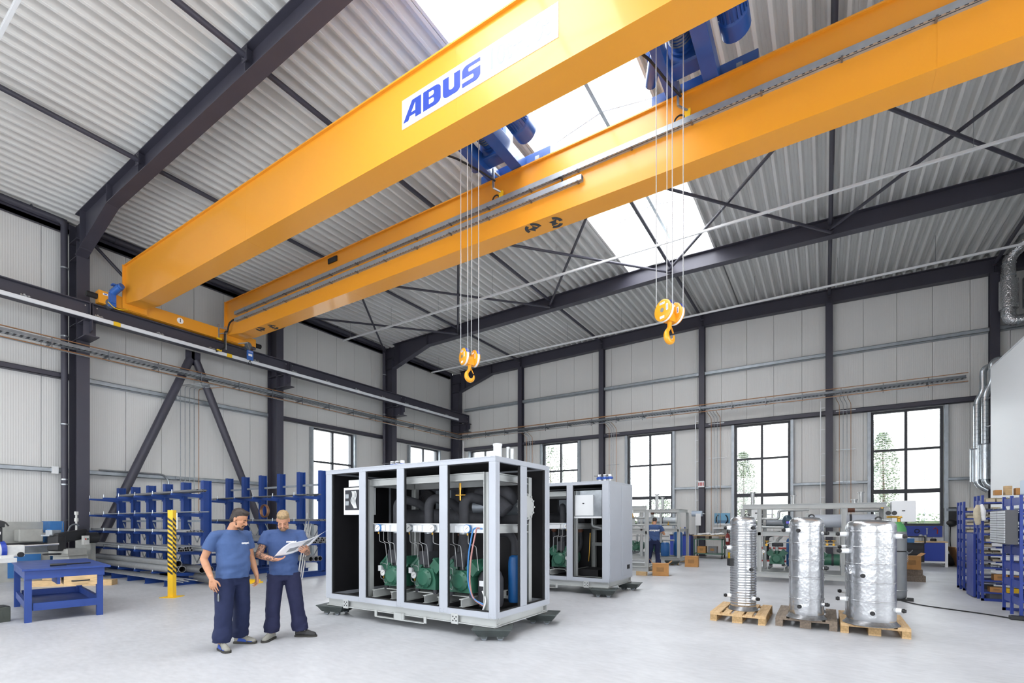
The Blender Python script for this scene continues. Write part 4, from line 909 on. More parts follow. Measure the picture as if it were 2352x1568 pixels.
# ================================================================== open chiller skids
def skid(loc, L, D, H, label, kind):
    C = thing('open_skid', label, 'machine', loc, 0, 'open chiller skids')
    def bm(name, p0, p1, h=.1, b=.09, up=(0,0,1)): return MB().ibeam(p0,p1,h,b,.011,.009,up).build(name, 'base_grey', C)
    z0 = .12
    cut = kind.get('cut')
    for y in (.05,D-.05):
        e = cut if cut and y > .1 else L-.05
        bm('base_beam',(0,y,z0+.07),(L,y,z0+.07),.14); bm('top_beam',(.05,y,H-.06),(e,y,H-.06),.12); bm('middle_beam',(.05,y,1.28),(e,y,1.28),.11)
        for x in kind['posts']:
            if x > e+.01: continue
            bm('post',(x,y,z0+.14),(x,y,H-.12 if 0 < x < L else H),.1,.1,(1,0,0))
    for x in (.05,L-.05):
        bm('cross_beam',(x,.1,z0+.07),(x,D-.1,z0+.07),.14)
        if cut and x > cut: continue
        bm('cross_beam',(x,.1,H-.06),(x,D-.1,H-.06),.12); bm('cross_beam',(x,.1,1.28),(x,D-.1,1.28),.11)
    for x in (.2,L-.2): 
        for y in (.05,D-.05): MB().cb((x,y,.06),(.3,.14,.12)).build('wood_block', kind.get('blk','zinc_dark'), C)
    for k, x in enumerate(kind['comp']):
        for dx in (-.2,.2): bm('compressor_beam',(x+dx,.15,.36),(x+dx,D-.2,.36),.1,.06)
        compressor(Matrix.Translation((x,.3,.46)), C)
        MB().tube(rnd([(x,.4,.82),(x,.4,1.1),(x+.1,.6,1.2),(x+.1,.9,1.3)],.1),.04,12).build('steel_riser', 'steel_pipe', C, 45)
        MB().tube(rnd([(x-.25,.2,.55),(x-.25,.2,1.0),(x-.1,.2,1.05),(x+.5,.2,1.05)],.06),.018,8).build('oil_line', 'steel_pipe', C, 45)
        gauge((x-.3,.15,.8),.045,C)
    for (x0,x1,y,z,r,m) in kind['shells']:
        s = MB().cyl((x0,y,z),(x1,y,z),r,24).build('pressure_shell', m, C, 40)
        for q in (x0,x1): MB().cyl((q-.03,y,z),(q+.03,y,z),r+.04,24).build('shell_flange', 'base_grey', s, 40)
        MB().cyl((x0+(x1-x0)*.62,y,z),(x0+(x1-x0)*.62+.05,y,z),r+.006,24).build('shell_strap', 'charcoal', s, 40)
    for pts, r, m in kind['pipes']: MB().tube(rnd(pts,.08),r,12).build('pipe', m, C, 45)
    for (x,y,z,r,h,m) in kind['tanks']: MB().lathe([(.02,0),(r*.85,.01),(r,.06),(r,h-.08),(r*.75,h-.02),(.03,h)],18,(x,y,z)).build('tank', m, C, 40)
    for (x0,x1,y0,y1,z0_,z1) in kind['boxes']:
        b = MB().box(x0,x1,y0,y1,z0_,z1).build('control_box', 'box_white', C); bevel(b,.008); MB().box((x0+x1)/2-.03,(x0+x1)/2+.03,y0-.008,y0,(z0_+z1)/2,(z0_+z1)/2+.025).build('latch', 'black_plastic', b)
    for (x,y,z) in kind['valves']:
        v = MB().cyl((x,y-.06,z),(x,y+.06,z),.03,10).cyl((x,y,z),(x,y,z+.1),.014,8).cb((x,y,z+.1),(.1,.02,.014)).build('valve', 'brass', C, 40)
    for (x,y,h) in kind['stubs']: MB().cyl((x,y,H-.1),(x,y,H+h),.05,14).cyl((x,y,H+h-.03),(x,y,H+h),.075,14).build('pipe_stub', 'steel_pipe', C, 40)
    return C
skid((-1.95,14.7,0),3.25,1.5,2.07,'open frame chiller skid behind the foil-wrapped tanks',dict(posts=(.05,.46,2.35,3.2),comp=(.85,1.75),
    shells=((1.55,3.05,.55,1.62,.17,'housing'),(1.75,2.3,.45,.62,.15,'comp_green'),(.5,1.4,1.1,1.55,.12,'zinc_dark')),
    pipes=(([(.15,.3,1.68),(.9,.3,1.68),(.9,.3,1.9),(1.6,.3,1.92)],.035,'steel_pipe'),([(.1,.5,1.45),(1.2,.4,1.45),(1.5,.4,1.55)],.03,'steel_pipe'),([(1.5,.2,.98),(2.4,.2,.98),(2.4,.5,1.15)],.03,'steel_pipe'),([(2.6,.7,1.9),(3.1,.7,1.9)],.05,'steel_pipe'),([(.6,.6,.55),(.6,.6,1.2),(.9,.8,1.3)],.05,'foam'),([(2.45,.7,1.9),(2.6,.7,1.9)],.056,'rust'),([(.75,.3,.98),(1.0,.25,.98)],.05,'foam')),
    tanks=((1.15,1.0,.35,.11,.8,'tank_blue'),(1.42,1.15,.35,.07,.7,'zinc')),boxes=((3.3,3.75,.1,.5,1.6,2.1),(.18,.42,.8,1.0,1.72,1.95)),valves=((2.0,.2,1.02),(2.14,.2,1.02),(.62,.2,.98),(3.12,.15,1.95)),stubs=((.2,.9,.38),(1.2,1.2,.28),(2.75,1.1,.32),(2.6,.9,.12))))
skid((-7.4,14.4,0),2.98,1.4,2.08,'open pale skid frame on wooden blocks, beside the worker seen from behind',dict(blk='timber',cut=1.35,posts=(.05,1.3,2.93),comp=(1.0,1.75),
    shells=((.6,2.2,.9,1.6,.15,'housing'),),pipes=(([(1.8,.25,1.72),(2.85,.25,1.72)],.035,'steel_pipe'),([(1.8,.4,1.5),(2.85,.4,1.5)],.03,'steel_pipe'),([(1.9,.2,1.6),(2.3,.2,1.6),(2.3,.2,1.85)],.03,'steel_pipe')),
    tanks=((1.3,.9,.2,.1,.8,'tank_blue'),),boxes=((1.6,2.2,.9,1.0,1.55,2.0),),valves=((2.2,.2,1.55),(2.45,.2,1.75)),stubs=((2.9,1.2,.4),)))
skid((-7.9,18.7,0),3.35,1.5,2.08,'farthest open skid with the blue pressure tanks, facing the worker',dict(blk='timber',posts=(.05,1.9,3.3),comp=(1.6,2.4),
    shells=((1.6,3.1,.7,1.62,.17,'zinc'),),pipes=(([(2.2,.2,1.95),(3.2,.2,1.95)],.04,'steel_pipe'),([(2.6,.2,1.95),(2.6,.2,.8)],.05,'steel_pipe'),([(1.9,.2,1.5),(3.2,.2,1.5)],.035,'steel_pipe'),([(2.1,.2,.9),(3.1,.2,.9)],.03,'steel_pipe'),([(2.25,.15,1.93),(2.35,.15,1.93)],.055,'rust')),
    tanks=((2.75,.25,.28,.17,.55,'tank_blue'),(3.12,.7,.28,.17,.95,'tank_blue')),boxes=((1.5,2.0,.9,1.1,1.5,2.0),),valves=((2.3,.15,1.55),(2.9,.15,1.5)),stubs=((2.5,.8,.5),)))
# ================================================================== people
mat('skin', '#bd8c6c', .55, 0, .08, 9, hex2='#ad7a5b'); mat('skin_pale', '#c79579', .55, 0, .08, 9, hex2='#b98468'); mat('shirt', '#3e5683', .85, 0, .06, 30); mat('shirt_dark', '#384e7b', .85, 0, .06, 30)
mat('trousers', '#121e44', .82, 0, .14, 14); mat('trousers_navy', '#151a3e', .82, 0, .14, 14); mat('hair_dark', '#2e241e', .55, 0, .35, 60); mat('hair_blond', '#a58a63', .6, 0, .35, 50, hex2='#7d6a4f')
mat('hair_short', '#8d7d6a', .7, 0, .2, 60); mat('beard_dark', '#3f2f26', .75, 0, .3, 60); mat('beard_fair', '#7a5f48', .75, 0, .3, 60); mat('pocket_blue', '#2f5aa8', .8)
mat('shoe_grey', '#8f8e86', .7, 0, .15, 20); mat('shoe_blue', '#24479a', .7); mat('shoe_black', '#2a2a2b', .6, 0, .2, 25); mat('sole_dark', '#34332f', .7); mat('sole_tan', '#a9875a', .7); mat('lace', '#cfcac0', .8); mat('lip', '#b3766a', .6)
def tattoo_mat():
    m = mat('skin_ink', '#d3a184', .55); nt = m.node_tree; p = nt.nodes['Principled BSDF']; tc = nt.nodes.new('ShaderNodeTexCoord')
    n = nt.nodes.new('ShaderNodeTexNoise'); n.inputs['Scale'].default_value = 26; n.inputs['Detail'].default_value = 6; n.inputs['Distortion'].default_value = 2.2; nt.links.new(tc.outputs['Object'], n.inputs['Vector'])
    r = nt.nodes.new('ShaderNodeValToRGB'); e = r.color_ramp.elements; e[0].position = .45; e[1].position = .58; e[0].color = lin('#5a4a44'); e[1].color = lin('#bd8c70'); nt.links.new(n.outputs['Fac'], r.inputs[0]); nt.links.new(r.outputs[0], p.inputs['Base Color'])
tattoo_mat()
def remesh(mb, name, mats, vox, parent, smooth=3, wrinkle=0, wscale=9, pick=None, label=None):
    o = mb.build(name+'_src', mats[0]); COL.objects.unlink(o); m = o.modifiers.new('r', 'REMESH'); m.mode = 'VOXEL'; m.voxel_size = vox
    if smooth: k = o.modifiers.new('s', 'SMOOTH'); k.factor = .5; k.iterations = smooth
    me = baked(o); old = o.data; bpy.data.objects.remove(o); bpy.data.meshes.remove(old)
    me.name = name; me.materials.clear()
    for q in mats: me.materials.append(M[q])
    if wrinkle:
        vn = [v.normal.copy() for v in me.vertices]
        for v, n in zip(me.vertices, vn):
            c = v.co; a = noise.noise(Vector((c.x*wscale*.6, c.y*wscale*.6, c.z*wscale*1.9+c.x*5))) + .5*noise.noise(Vector((c.x*wscale*1.7+9, c.y*wscale*1.7, c.z*wscale*1.1)))
            w = wrinkle(c) if callable(wrinkle) else wrinkle
            v.co = c+n*(a*w)
    if pick:
        for f in me.polygons: f.material_index = pick(f.center)
    me.polygons.foreach_set('use_smooth', [True]*len(me.polygons)); me.update()
    ob = bpy.data.objects.new(name, me); COL.objects.link(ob); ob.parent = parent
    if label: ob['label'] = label
    return ob
def cap(mb, p0, p1, r0, r1, n=14):
    p0 = Vector(p0); p1 = Vector(p1); mb.tube([p0,p1],[r0,r1],n); mb.ball(p0,r0,n=n,m=8); mb.ball(p1,r1,n=n,m=8)
def loft(mb, rings, n=28):                             # rings: (cx, cy, z, half width, half depth, squareness)
    vs = []; fs = []
    for cx, cy, z, a, b, *e in rings:
        p = e[0] if e else 2.3
        for j in range(n):
            t = 2*PI*j/n; c, s = math.cos(t), math.sin(t)
            vs.append((cx+a*math.copysign(abs(c)**(2/p), c), cy+b*math.copysign(abs(s)**(2/p), s), z))
    for i in range(len(rings)-1):
        for j in range(n): q = (j+1) % n; fs.append((i*n+j, i*n+q, (i+1)*n+q, (i+1)*n+j))
    fs.append(tuple(range(n-1,-1,-1))); fs.append(tuple(range((len(rings)-1)*n, len(rings)*n))); mb.add(vs, fs)
def hand(mb, w, d, nrm, thumb, curl=.35, spread=1.0, s=1.0):
    # w wrist, d direction of the hand, nrm back-of-hand normal, thumb side vector
    w = Vector(w); d = Vector(d).normalized(); nrm = Vector(nrm); nrm = (nrm-d*nrm.dot(d)).normalized(); th = d.cross(nrm).normalized()
    if th.dot(Vector(thumb)) < 0: th = -th
    cap(mb, w-d*.03, w+d*.02, .027*s, .026*s)
    for i, (off, pl, fl) in enumerate(((.034,.088,.075),(.011,.094,.085),(-.012,.09,.078),(-.034,.08,.06))):
        k = w+d*pl*s+th*off*s*spread; cap(mb, w+d*.015+th*off*.55*s, k, .016*s, .0125*s, 10)
        q = k; a = curl*(.7+.25*i)
        for j in range(3):
            seg = fl*s*(.46,.31,.23)[j]; dd = (d*math.cos(a)-nrm*math.sin(a)+th*off*1.2*(spread)).normalized(); e = q+dd*seg
            cap(mb, q, e, (.0098-.0009*j)*s, (.0092-.0009*j)*s, 8); q = e; a += curl*.75
    b = w+d*.025*s+th*.022*s; m = b+(d*.55+th*.7-nrm*.3).normalized()*.045*s; t = m+(d*.85+th*.3-nrm*.25).normalized()*.032*s; u = t+(d*.97+th*.05-nrm*.2).normalized()*.026*s
    cap(mb, b, m, .017*s, .013*s, 10); cap(mb, m, t, .0125*s, .011*s, 10); cap(mb, t, u, .0105*s, .009*s, 10)
def head_mesh(mb, T):
    mb.T = T                                            # local: chin about z=0, face towards +y
    mb.ball((0,-.012,.145),.1,(.76,.97,.94),20,14); mb.ball((0,.02,.075),.1,(.62,.72,.74),18,12); mb.ball((0,.068,.016),.03,(1.05,.75,.8),12,8)
    mb.ball((0,.052,.05),.05,(.92,.75,.85),14,8); mb.ball((0,.064,.118),.04,(1.2,.62,.55),14,8)
    for s in (-1,1):
        mb.ball((s*.036,.062,.086),.026,(1,.7,.85),10,8); mb.ball((s*.045,.03,.028),.03,(.8,1.2,.8),10,8); mb.ball((s*.031,.084,.128),.016,(1.5,.5,.4),10,6)
        mb.ball((s*.075,-.012,.098),.03,(.28,.62,1.05),10,8); mb.ball((s*.079,-.02,.112),.02,(.3,.75,.9),10,8); mb.ball((s*.012,.098,.072),.011,(1,.9,.8),8,6)
        mb.ball((s*.031,.0775,.107),.0145,(1.1,.6,.7),10,6)
    mb.tube([(0,.086,.124),(0,.1,.1),(0,.112,.078)],[.009,.0115,.0145],10); mb.ball((0,.108,.075),.0145,(1,1,.85),10,8)
    mb.ball((0,.089,.047),.018,(1.3,.45,.32),10,6); mb.ball((0,.086,.037),.018,(1.1,.45,.34),10,6)
    mb.T = None
def shoe(parent, heel, ang, up, sole, accent, lace='lace', name='shoe', mlabel=None):
    T = Matrix.Translation(heel) @ Matrix.Rotation(ang,4,'Z')   # toe towards +y
    s = MB(); s.T = T; L = .295
    def ring(y, w, h, zc=.02): return [(w*math.cos(a), y, max(zc, zc+h*math.sin(a))) for a in [PI*i/8 for i in range(9)]]
    prof = [(.0,.03,.07),(.02,.038,.1),(.08,.04,.115),(.13,.042,.1),(.18,.046,.078),(.23,.047,.06),(.27,.04,.05),(.292,.022,.034)]
    vs = []; fs = []
    for y, w, h in prof: vs += ring(y, w, h)
    k = 9
    for i in range(len(prof)-1):
        for j in range(k-1): fs.append((i*k+j, (i+1)*k+j, (i+1)*k+j+1, i*k+j+1))
        fs.append((i*k, i*k+k-1, (i+1)*k+k-1, (i+1)*k))
    fs.append(tuple(range(k))); fs.append(tuple(range(len(prof)*k-1, (len(prof)-1)*k-1, -1)))
    s.add(vs, fs); o = s.build(name, up, parent, 60); o.modifiers.new('sub','SUBSURF').render_levels = 1; o.modifiers['sub'].levels = 1
    q = MB(); q.T = T; out = [(.04*math.sin(PI*t)**.35*(1 if True else 1)*1.0, t*L) for t in ()]
    side = [(.034,0),(.041,.03),(.041,.1),(.042,.14),(.05,.2),(.049,.25),(.036,.29),(.012,.303)]
    poly = [(x,y) for x,y in side]+[(-x,y) for x,y in reversed(side)]; q.prism(poly, 0, .026, 'z'); q.build('sole', sole, o)
    if accent:
        for sx in (-1,1):
            a = MB(); a.T = T; a.add([(sx*.0455,.06,.035),(sx*.05,.19,.03),(sx*.044,.18,.055),(sx*.039,.08,.085)],[(0,1,2,3)]); a.add([(sx*.046,.2,.032),(sx*.044,.26,.03),(sx*.03,.25,.052),(sx*.036,.21,.06)],[(0,1,2,3)]); a.build('side_patch', accent, o)
    l = MB(); l.T = T
    for i in range(5): y = .095+i*.024; z = .126-i*.0115; l.tube([(-.026,y,z-.014),(0,y+.008,z+.003),(.026,y,z-.014)],.0042,6); l.tube([(-.026,y,z-.014),(.0,y+.02,z-.002),(.026,y+.022,z-.022)],.0038,6)
    l.build('laces', lace, o, 50)
def conform(o, host, parent, x, z, w):                 # put a flat print on the shirt front
    me = o.data
    from mathutils.bvhtree import BVHTree
    bv = BVHTree.FromPolygons([v.co for v in host.data.vertices],[q.vertices[:] for q in host.data.polygons])
    loc = bv.ray_cast(Vector((x, 1, z)), Vector((0,-1,0)))[0]
    for v in me.vertices:
        X = x-v.co.x; Z = z+v.co.y; lc = bv.ray_cast(Vector((X,1,Z)), Vector((0,-1,0)))[0]
        y = (lc.y if lc else loc.y)+.002+v.co.z; v.co = (X, y, Z)
    me.update()
def person(label, loc, rz, P):
    C = thing('person', label, 'person', loc, rz)
    V = Vector; sh = P['sh']
    b = MB()
    HT = Matrix.Translation(P['neck_top']) @ Matrix.Rotation(P['yaw'],4,'Z') @ Matrix.Rotation(-P['pitch'],4,'X') @ Matrix.Rotation(P.get('roll',0),4,'Y') @ Matrix.Translation((0,.012,-.028))
    head_mesh(b, HT)
    cap(b, P['neck_base'], V(P['neck_top'])+V((0,-.012,.02)), .063, .058)
    # trunk and legs under the clothes
    cap(b, (0,0,1.0),(0,-.01,1.33),.095,.1); cap(b, (-.17,-.02,1.41),(.17,-.02,1.41),.035,.035); cap(b, (0,-.015,1.3), P['neck_base'], .08, .06)
    for s, arm in ((1,P['arm_r']),(-1,P['arm_l'])):
        S, E, Wr = V(arm['s']), V(arm['e']), V(arm['w']); cap(b, S+(E-S)*.12, S+(E-S)*.5, .042, .05); cap(b, S+(E-S)*.45, E, .051, .041); cap(b, E, E+(Wr-E)*.35, .042, .044); cap(b, E+(Wr-E)*.35, Wr, .044, .028)
        hand(b, Wr, arm['d'], arm['n'], arm['t'], arm.get('curl',.35), arm.get('spread',1.1))
    for leg in (P['leg_r'],P['leg_l']): cap(b, leg['h'], leg['k'], .07, .055); cap(b, leg['k'], leg['a'], .052, .042)
    pk = None
    if P.get('ink'):
        arms = [(V(a['s']),V(a['e']),V(a['w'])) for a in (P['arm_r'],P['arm_l'])]
        def pk(c):
            for S,E,Wr in arms:
                for p,q in ((S,E),(E,E+(Wr-E)*.92)):
                    d = q-p; t = max(0,min(1,(c-p).dot(d)/d.length_squared))
                    if (c-(p+d*t)).length < .07 and (c-q).length > .0: return 1
            return 0
    remesh(b, 'body', [P['skin'],'skin_ink'], P.get('vox',.0055), C, 2, 0, 9, pk)
    # T-shirt
    t = MB(); loft(t, P['torso'])
    loft(t, [(0,P['neck_base'][1]-.0,1.36,.19,.115),(0,P['neck_base'][1],1.44,.16,.1),(0,P['neck_base'][1]+.006,1.475,.1,.085),(0,P['neck_base'][1]+.01,1.5,.074,.072)])
    for arm in (P['arm_r'],P['arm_l']):
        S, E = V(arm['s']), V(arm['e']); d = (E-S).normalized(); sx = 1 if S.x > 0 else -1; cap(t, (sx*.06,P['neck_base'][1],1.445), S+V((-sx*.012,0,-.008)), .058, .066); t.tube([S-d*.03, S+d*.1, S+d*arm.get('sl',.19)],[.06,.07,.077],18); inner = V((-.06 if S.x > 0 else .06,0,-.03)); cap(t, S+inner, S+inner*1.6+V((0,0,-.06)), .07, .08)
    shirt = remesh(t, 'shirt', [P['shirt']], .009, C, 3, lambda c: .006+.009*max(0,min(1,(1.3-c.z)/.3)), 9)
    if P.get('print'):
        tx, ty = P['print']; lg = text_mesh('compact', .036, 'decal_white', 'chest_print', C, extrude=.001, offset=.0014, shear=.2); conform(lg, shirt, C, tx, ty, .1)
    if P.get('backprint'):
        lg = text_mesh('compact', .1, 'decal_white', 'back_print', C, extrude=.001, offset=.004, shear=.2); me = lg.data
        from mathutils.bvhtree import BVHTree
        bv = BVHTree.FromPolygons([v.co for v in shirt.data.vertices],[q.vertices[:] for q in shirt.data.polygons])
        for v in me.vertices:
            X = v.co.x; Z = P['backprint']+v.co.y; lc = bv.ray_cast(Vector((X,-1,Z)), Vector((0,1,0)))[0]; v.co = (X, (lc.y if lc else -.15)-.003-v.co.z, Z)
        me.update()
    # trousers
    t = MB(); loft(t, P['hips'])
    for leg in (P['leg_r'],P['leg_l']):
        h, k, a = V(leg['h']), V(leg['k']), V(leg['a']); R = leg.get('r', (.105,.1,.088,.085,.098,.102))
        pts = [h+V((0,0,.03)), h+(k-h)*.4, k, k+(a-k)*.45, k+(a-k)*.82, a+V((0,0,-.0))]; t.tube(pts, R, 20)
    remesh(t, 'trousers', [P['tr']], .009, C, 3, lambda c: .004+.011*max(0,min(1,(.45-c.z)/.3))+.004*max(0,min(1,(c.z-.75)/.1)), 8)
    for leg, st in ((P['leg_r'],P['shoe_r']),(P['leg_l'],P['shoe_l'])): shoe(C, (leg['a'][0]+.07*math.sin(st[0]), leg['a'][1]-.07*math.cos(st[0]), 0), st[0], *st[1:])
    # hair, brows, beard, eyes
    hr = MB(); hr.T = HT
    for e in P['hair']: hr.ball(*e)
    remesh(hr, 'hair', [P['hairm']], .006, C, 2, .0022, 60)
    if P.get('sides'):
        hr = MB(); hr.T = HT
        for s in (-1,1): hr.ball((s*.032,-.03,.135),.05,(.95,1.25,1.1),14,10)
        hr.ball((0,-.06,.12),.058,(1.1,.85,1.15),14,10); remesh(hr, 'short_hair', ['hair_short'], .006, C, 2, .001, 60)
    bd = MB(); bd.T = HT
    for s in (-1,1):
        bd.tube([(s*.066,.004,.075),(s*.058,.022,.042),(s*.045,.052,.012),(s*.02,.076,.002)],[.003,.0105,.0145,.015],8); bd.tube([(s*.03,.082,.03),(s*.022,.091,.052),(0,.097,.058)],[.008,.007,.006],8)
    bd.tube([(-.022,.082,.004),(0,.088,.006),(.022,.082,.004)],.016,8); remesh(bd, 'beard', [P['beard']], .005, C, 1)
    for s in (-1,1):
        k = MB(); k.T = HT; k.tube([(s*.012,.0945,.126),(s*.032,.0925,.133),(s*.052,.0795,.126)],[.004,.005,.003],8); k.build('eyebrow', P['beard'], C, 50)
        k = MB(); k.T = HT; k.tube([(s*.018,.0905,.103),(s*.031,.0905,.1),(s*.045,.0835,.104)],[.0015,.0028,.0015],6); k.build('eye_line', 'beard_dark', C, 50)
    return C
hips0 = [(0,-.005,.80,.165,.105,2.4),(0,-.01,.90,.18,.128,2.4),(0,0,1.02,.165,.115,2.4)]
# --- dark-haired worker, arms hanging, watching the sheet
mat('tool_pen', '#1d1d20', .5)
P1 = person('worker in blue T-shirt with dark hair, arms hanging, looking at the sheet', (-6.4,3.36,0), -PI/2+.06, dict(
    skin='skin', shirt='shirt', tr='trousers', hairm='hair_dark', beard='beard_dark', vox=.0055, sh=.2, yaw=.5, pitch=.42, roll=.0,
    neck_base=(0,-.02,1.47), neck_top=(-.015,.055,1.565),
    torso=[(0,.015,.89,.19,.155,2.4),(0,.03,1.05,.19,.165,2.4),(0,.02,1.2,.195,.15,2.4),(0,.0,1.33,.205,.135,2.4),(0,-.015,1.42,.17,.105,2.3)],
    arm_r=dict(s=(.205,-.03,1.435),e=(.30,-.10,1.14),w=(.29,.055,.90),d=(-.05,.25,-1),n=(.85,.5,.1),t=(-.3,1,0),curl=.28,sl=.2), arm_l=dict(s=(-.205,-.02,1.435),e=(-.28,-.05,1.14),w=(-.29,.06,.90),d=(0,.2,-1),n=(-.9,.2,.1),t=(.3,1,0),curl=.5),
    hips=hips0, leg_r=dict(h=(.1,0,.86),k=(.14,.06,.47),a=(.165,.05,.1),r=(.115,.112,.102,.1,.108,.105)), leg_l=dict(h=(-.1,0,.86),k=(-.14,-.02,.48),a=(-.16,-.10,.1),r=(.112,.108,.1,.098,.1,.098)),
    shoe_r=(-.2,'shoe_grey','sole_dark','shoe_blue'), shoe_l=(.45,'shoe_grey','sole_dark','shoe_blue'), print=(-.1,1.33),
    hair=[((0,-.022,.168),.1,(.8,.97,.80),18,12),((0,.04,.215),.05,(1.2,1.0,.55),14,10),((0,.062,.2),.03,(1.5,.8,.6),12,8),((0,-.06,.125),.07,(1.02,.75,1.1),14,10),((.036,-.034,.125),.055,(.87,1.15,1.15),14,10),((-.036,-.034,.125),.055,(.87,1.15,1.15),14,10),((0,-.062,.095),.068,(1.0,.72,1.2),14,10)]))
for k in range(3): MB().cyl((.225+.004*k,.06+.03*k,.62),(.225+.004*k,.06+.03*k,.72-.015*k),.006,8).cyl((.225+.004*k,.06+.03*k,.72-.015*k),(.225+.004*k,.06+.03*k,.73-.015*k),.004,8).build('pocket_pen', ['tool_pen','zinc','tool_pen'][k], P1, 40)
# --- blond tattooed worker reading the sheet
P2 = person('worker in blue T-shirt with blond hair and tattooed arms, reading a sheet', (-6.29,4.0,0), math.radians(-127), dict(
    skin='skin_pale', shirt='shirt_dark', tr='trousers_navy', hairm='hair_blond', beard='beard_fair', vox=.0055, sh=.2, yaw=-.02, pitch=.62, roll=.0, ink=True, sides=True,
    neck_base=(0,-.02,1.47), neck_top=(-.0,.05,1.56),
    torso=[(0,.0,.87,.185,.135,2.4),(0,.01,1.05,.18,.135,2.4),(0,.012,1.2,.195,.14,2.4),(0,.0,1.33,.215,.135,2.4),(0,-.015,1.42,.18,.105,2.3)],
    arm_r=dict(s=(.21,-.02,1.435),e=(.30,.08,1.15),w=(.09,.27,1.10),d=(-.8,.55,.06),n=(-.2,-.1,-1),t=(.2,1,0),curl=.25,sl=.17), arm_l=dict(s=(-.21,-.02,1.435),e=(-.30,.05,1.17),w=(-.29,.29,1.21),d=(.25,1,.15),n=(-.7,.1,-.7),t=(.6,.1,.6),curl=.45,sl=.17),
    hips=hips0, leg_r=dict(h=(.1,0,.86),k=(.13,.03,.48),a=(.15,.02,.1),r=(.11,.105,.095,.092,.105,.1)), leg_l=dict(h=(-.1,0,.86),k=(-.16,.03,.48),a=(-.21,-.0,.1),r=(.11,.105,.095,.092,.108,.1)),
    shoe_r=(-.36,'shoe_grey','sole_dark',None), shoe_l=(1.2,'shoe_black','sole_dark',None), print=(-.1,1.33),
    hair=[((0,-.018,.172),.1,(.78,.98,.77),18,12),((0,.035,.212),.05,(1.25,1,.6),14,10),((0,.06,.198),.03,(1.7,.8,.6),12,8)]))
o = MB().box(.175,.205,-.06,.06,.68,.82).build('thigh_pocket', 'pocket_blue', P2); bevel(o,.01)
# --- the sheet he holds
c = thing('paper_sheet', 'large white printed sheet held by the blond worker', 'paper', (-6.29,4.0,0), math.radians(-127))
n = 12; vs = []; fs = []
a, b_, d_ = Vector((.10,.24,1.135)), Vector((-.36,.34,1.30)), Vector((-.14,.22,.13))
for i in range(n+1):
    for j in range(n+1):
        s, t = i/n, j/n; p = a+(b_-a)*s+d_*t*1.5+Vector((0,.0,-.035*math.sin(PI*s)+.02*math.sin(PI*t))); vs += [p]
fs = [(i*(n+1)+j,(i+1)*(n+1)+j,(i+1)*(n+1)+j+1,i*(n+1)+j+1) for i in range(n) for j in range(n)]
mb = MB(); mb.add(vs, fs); mat('paper', '#e9eaee', .8); sheet_o = mb.build('sheet', 'paper', c, 60); sheet_o.modifiers.new('t','SOLIDIFY').thickness = .0012
mat('print_grey', '#8b8e92', .8); mb = MB(); nrm_ = (b_-a).cross(d_).normalized()
if nrm_.z > 0: nrm_ = -nrm_
for (i0,i1,j0,j1) in ((3,6,2,5),(7,10,3,8)):
    for i in range(i0,i1):
        for j in range(j0,j1):
            for sg_ in (.0022,-.0022): mb.add([Vector(vs[k])+nrm_*sg_ for k in (i*(n+1)+j,(i+1)*(n+1)+j,(i+1)*(n+1)+j+1,i*(n+1)+j+1)],[(0,1,2,3)])
mb.build('printed_image', 'print_grey', sheet_o)
# --- worker at the far skid, seen from behind
person('worker in blue seen from behind between the open skids', (-5.15,17.55,0), math.radians(12), dict(
    skin='skin', shirt='shirt', tr='trousers', hairm='hair_dark', beard='beard_dark', vox=.01, sh=.2, yaw=.0, pitch=.5,
    neck_base=(0,-.02,1.47), neck_top=(0,.05,1.56),
    torso=[(0,.0,.93,.18,.13,2.4),(0,.01,1.05,.18,.13,2.4),(0,.012,1.2,.19,.135,2.4),(0,.0,1.33,.205,.13,2.4),(0,-.015,1.42,.17,.105,2.3)],
    arm_r=dict(s=(.205,-.02,1.435),e=(.33,.03,1.16),w=(.27,.26,1.2),d=(-.2,1,.2),n=(.3,-.2,1),t=(-1,0,.2)), arm_l=dict(s=(-.205,-.02,1.435),e=(-.28,.06,1.16),w=(-.15,.28,1.15),d=(.3,1,.1),n=(-.3,-.2,1),t=(1,0,.2)),
    hips=hips0, leg_r=dict(h=(.1,0,.86),k=(.1,.03,.48),a=(.14,-.05,.1)), leg_l=dict(h=(-.1,0,.86),k=(-.16,.03,.48),a=(-.22,-.0,.1)),
    shoe_r=(-.1,'shoe_black','sole_dark',None), shoe_l=(.3,'shoe_black','sole_dark',None), backprint=1.3,
    hair=[((0,-.022,.165),.1,(.8,.98,.8),18,12),((0,-.06,.125),.07,(1.02,.75,1.1),14,10)]))
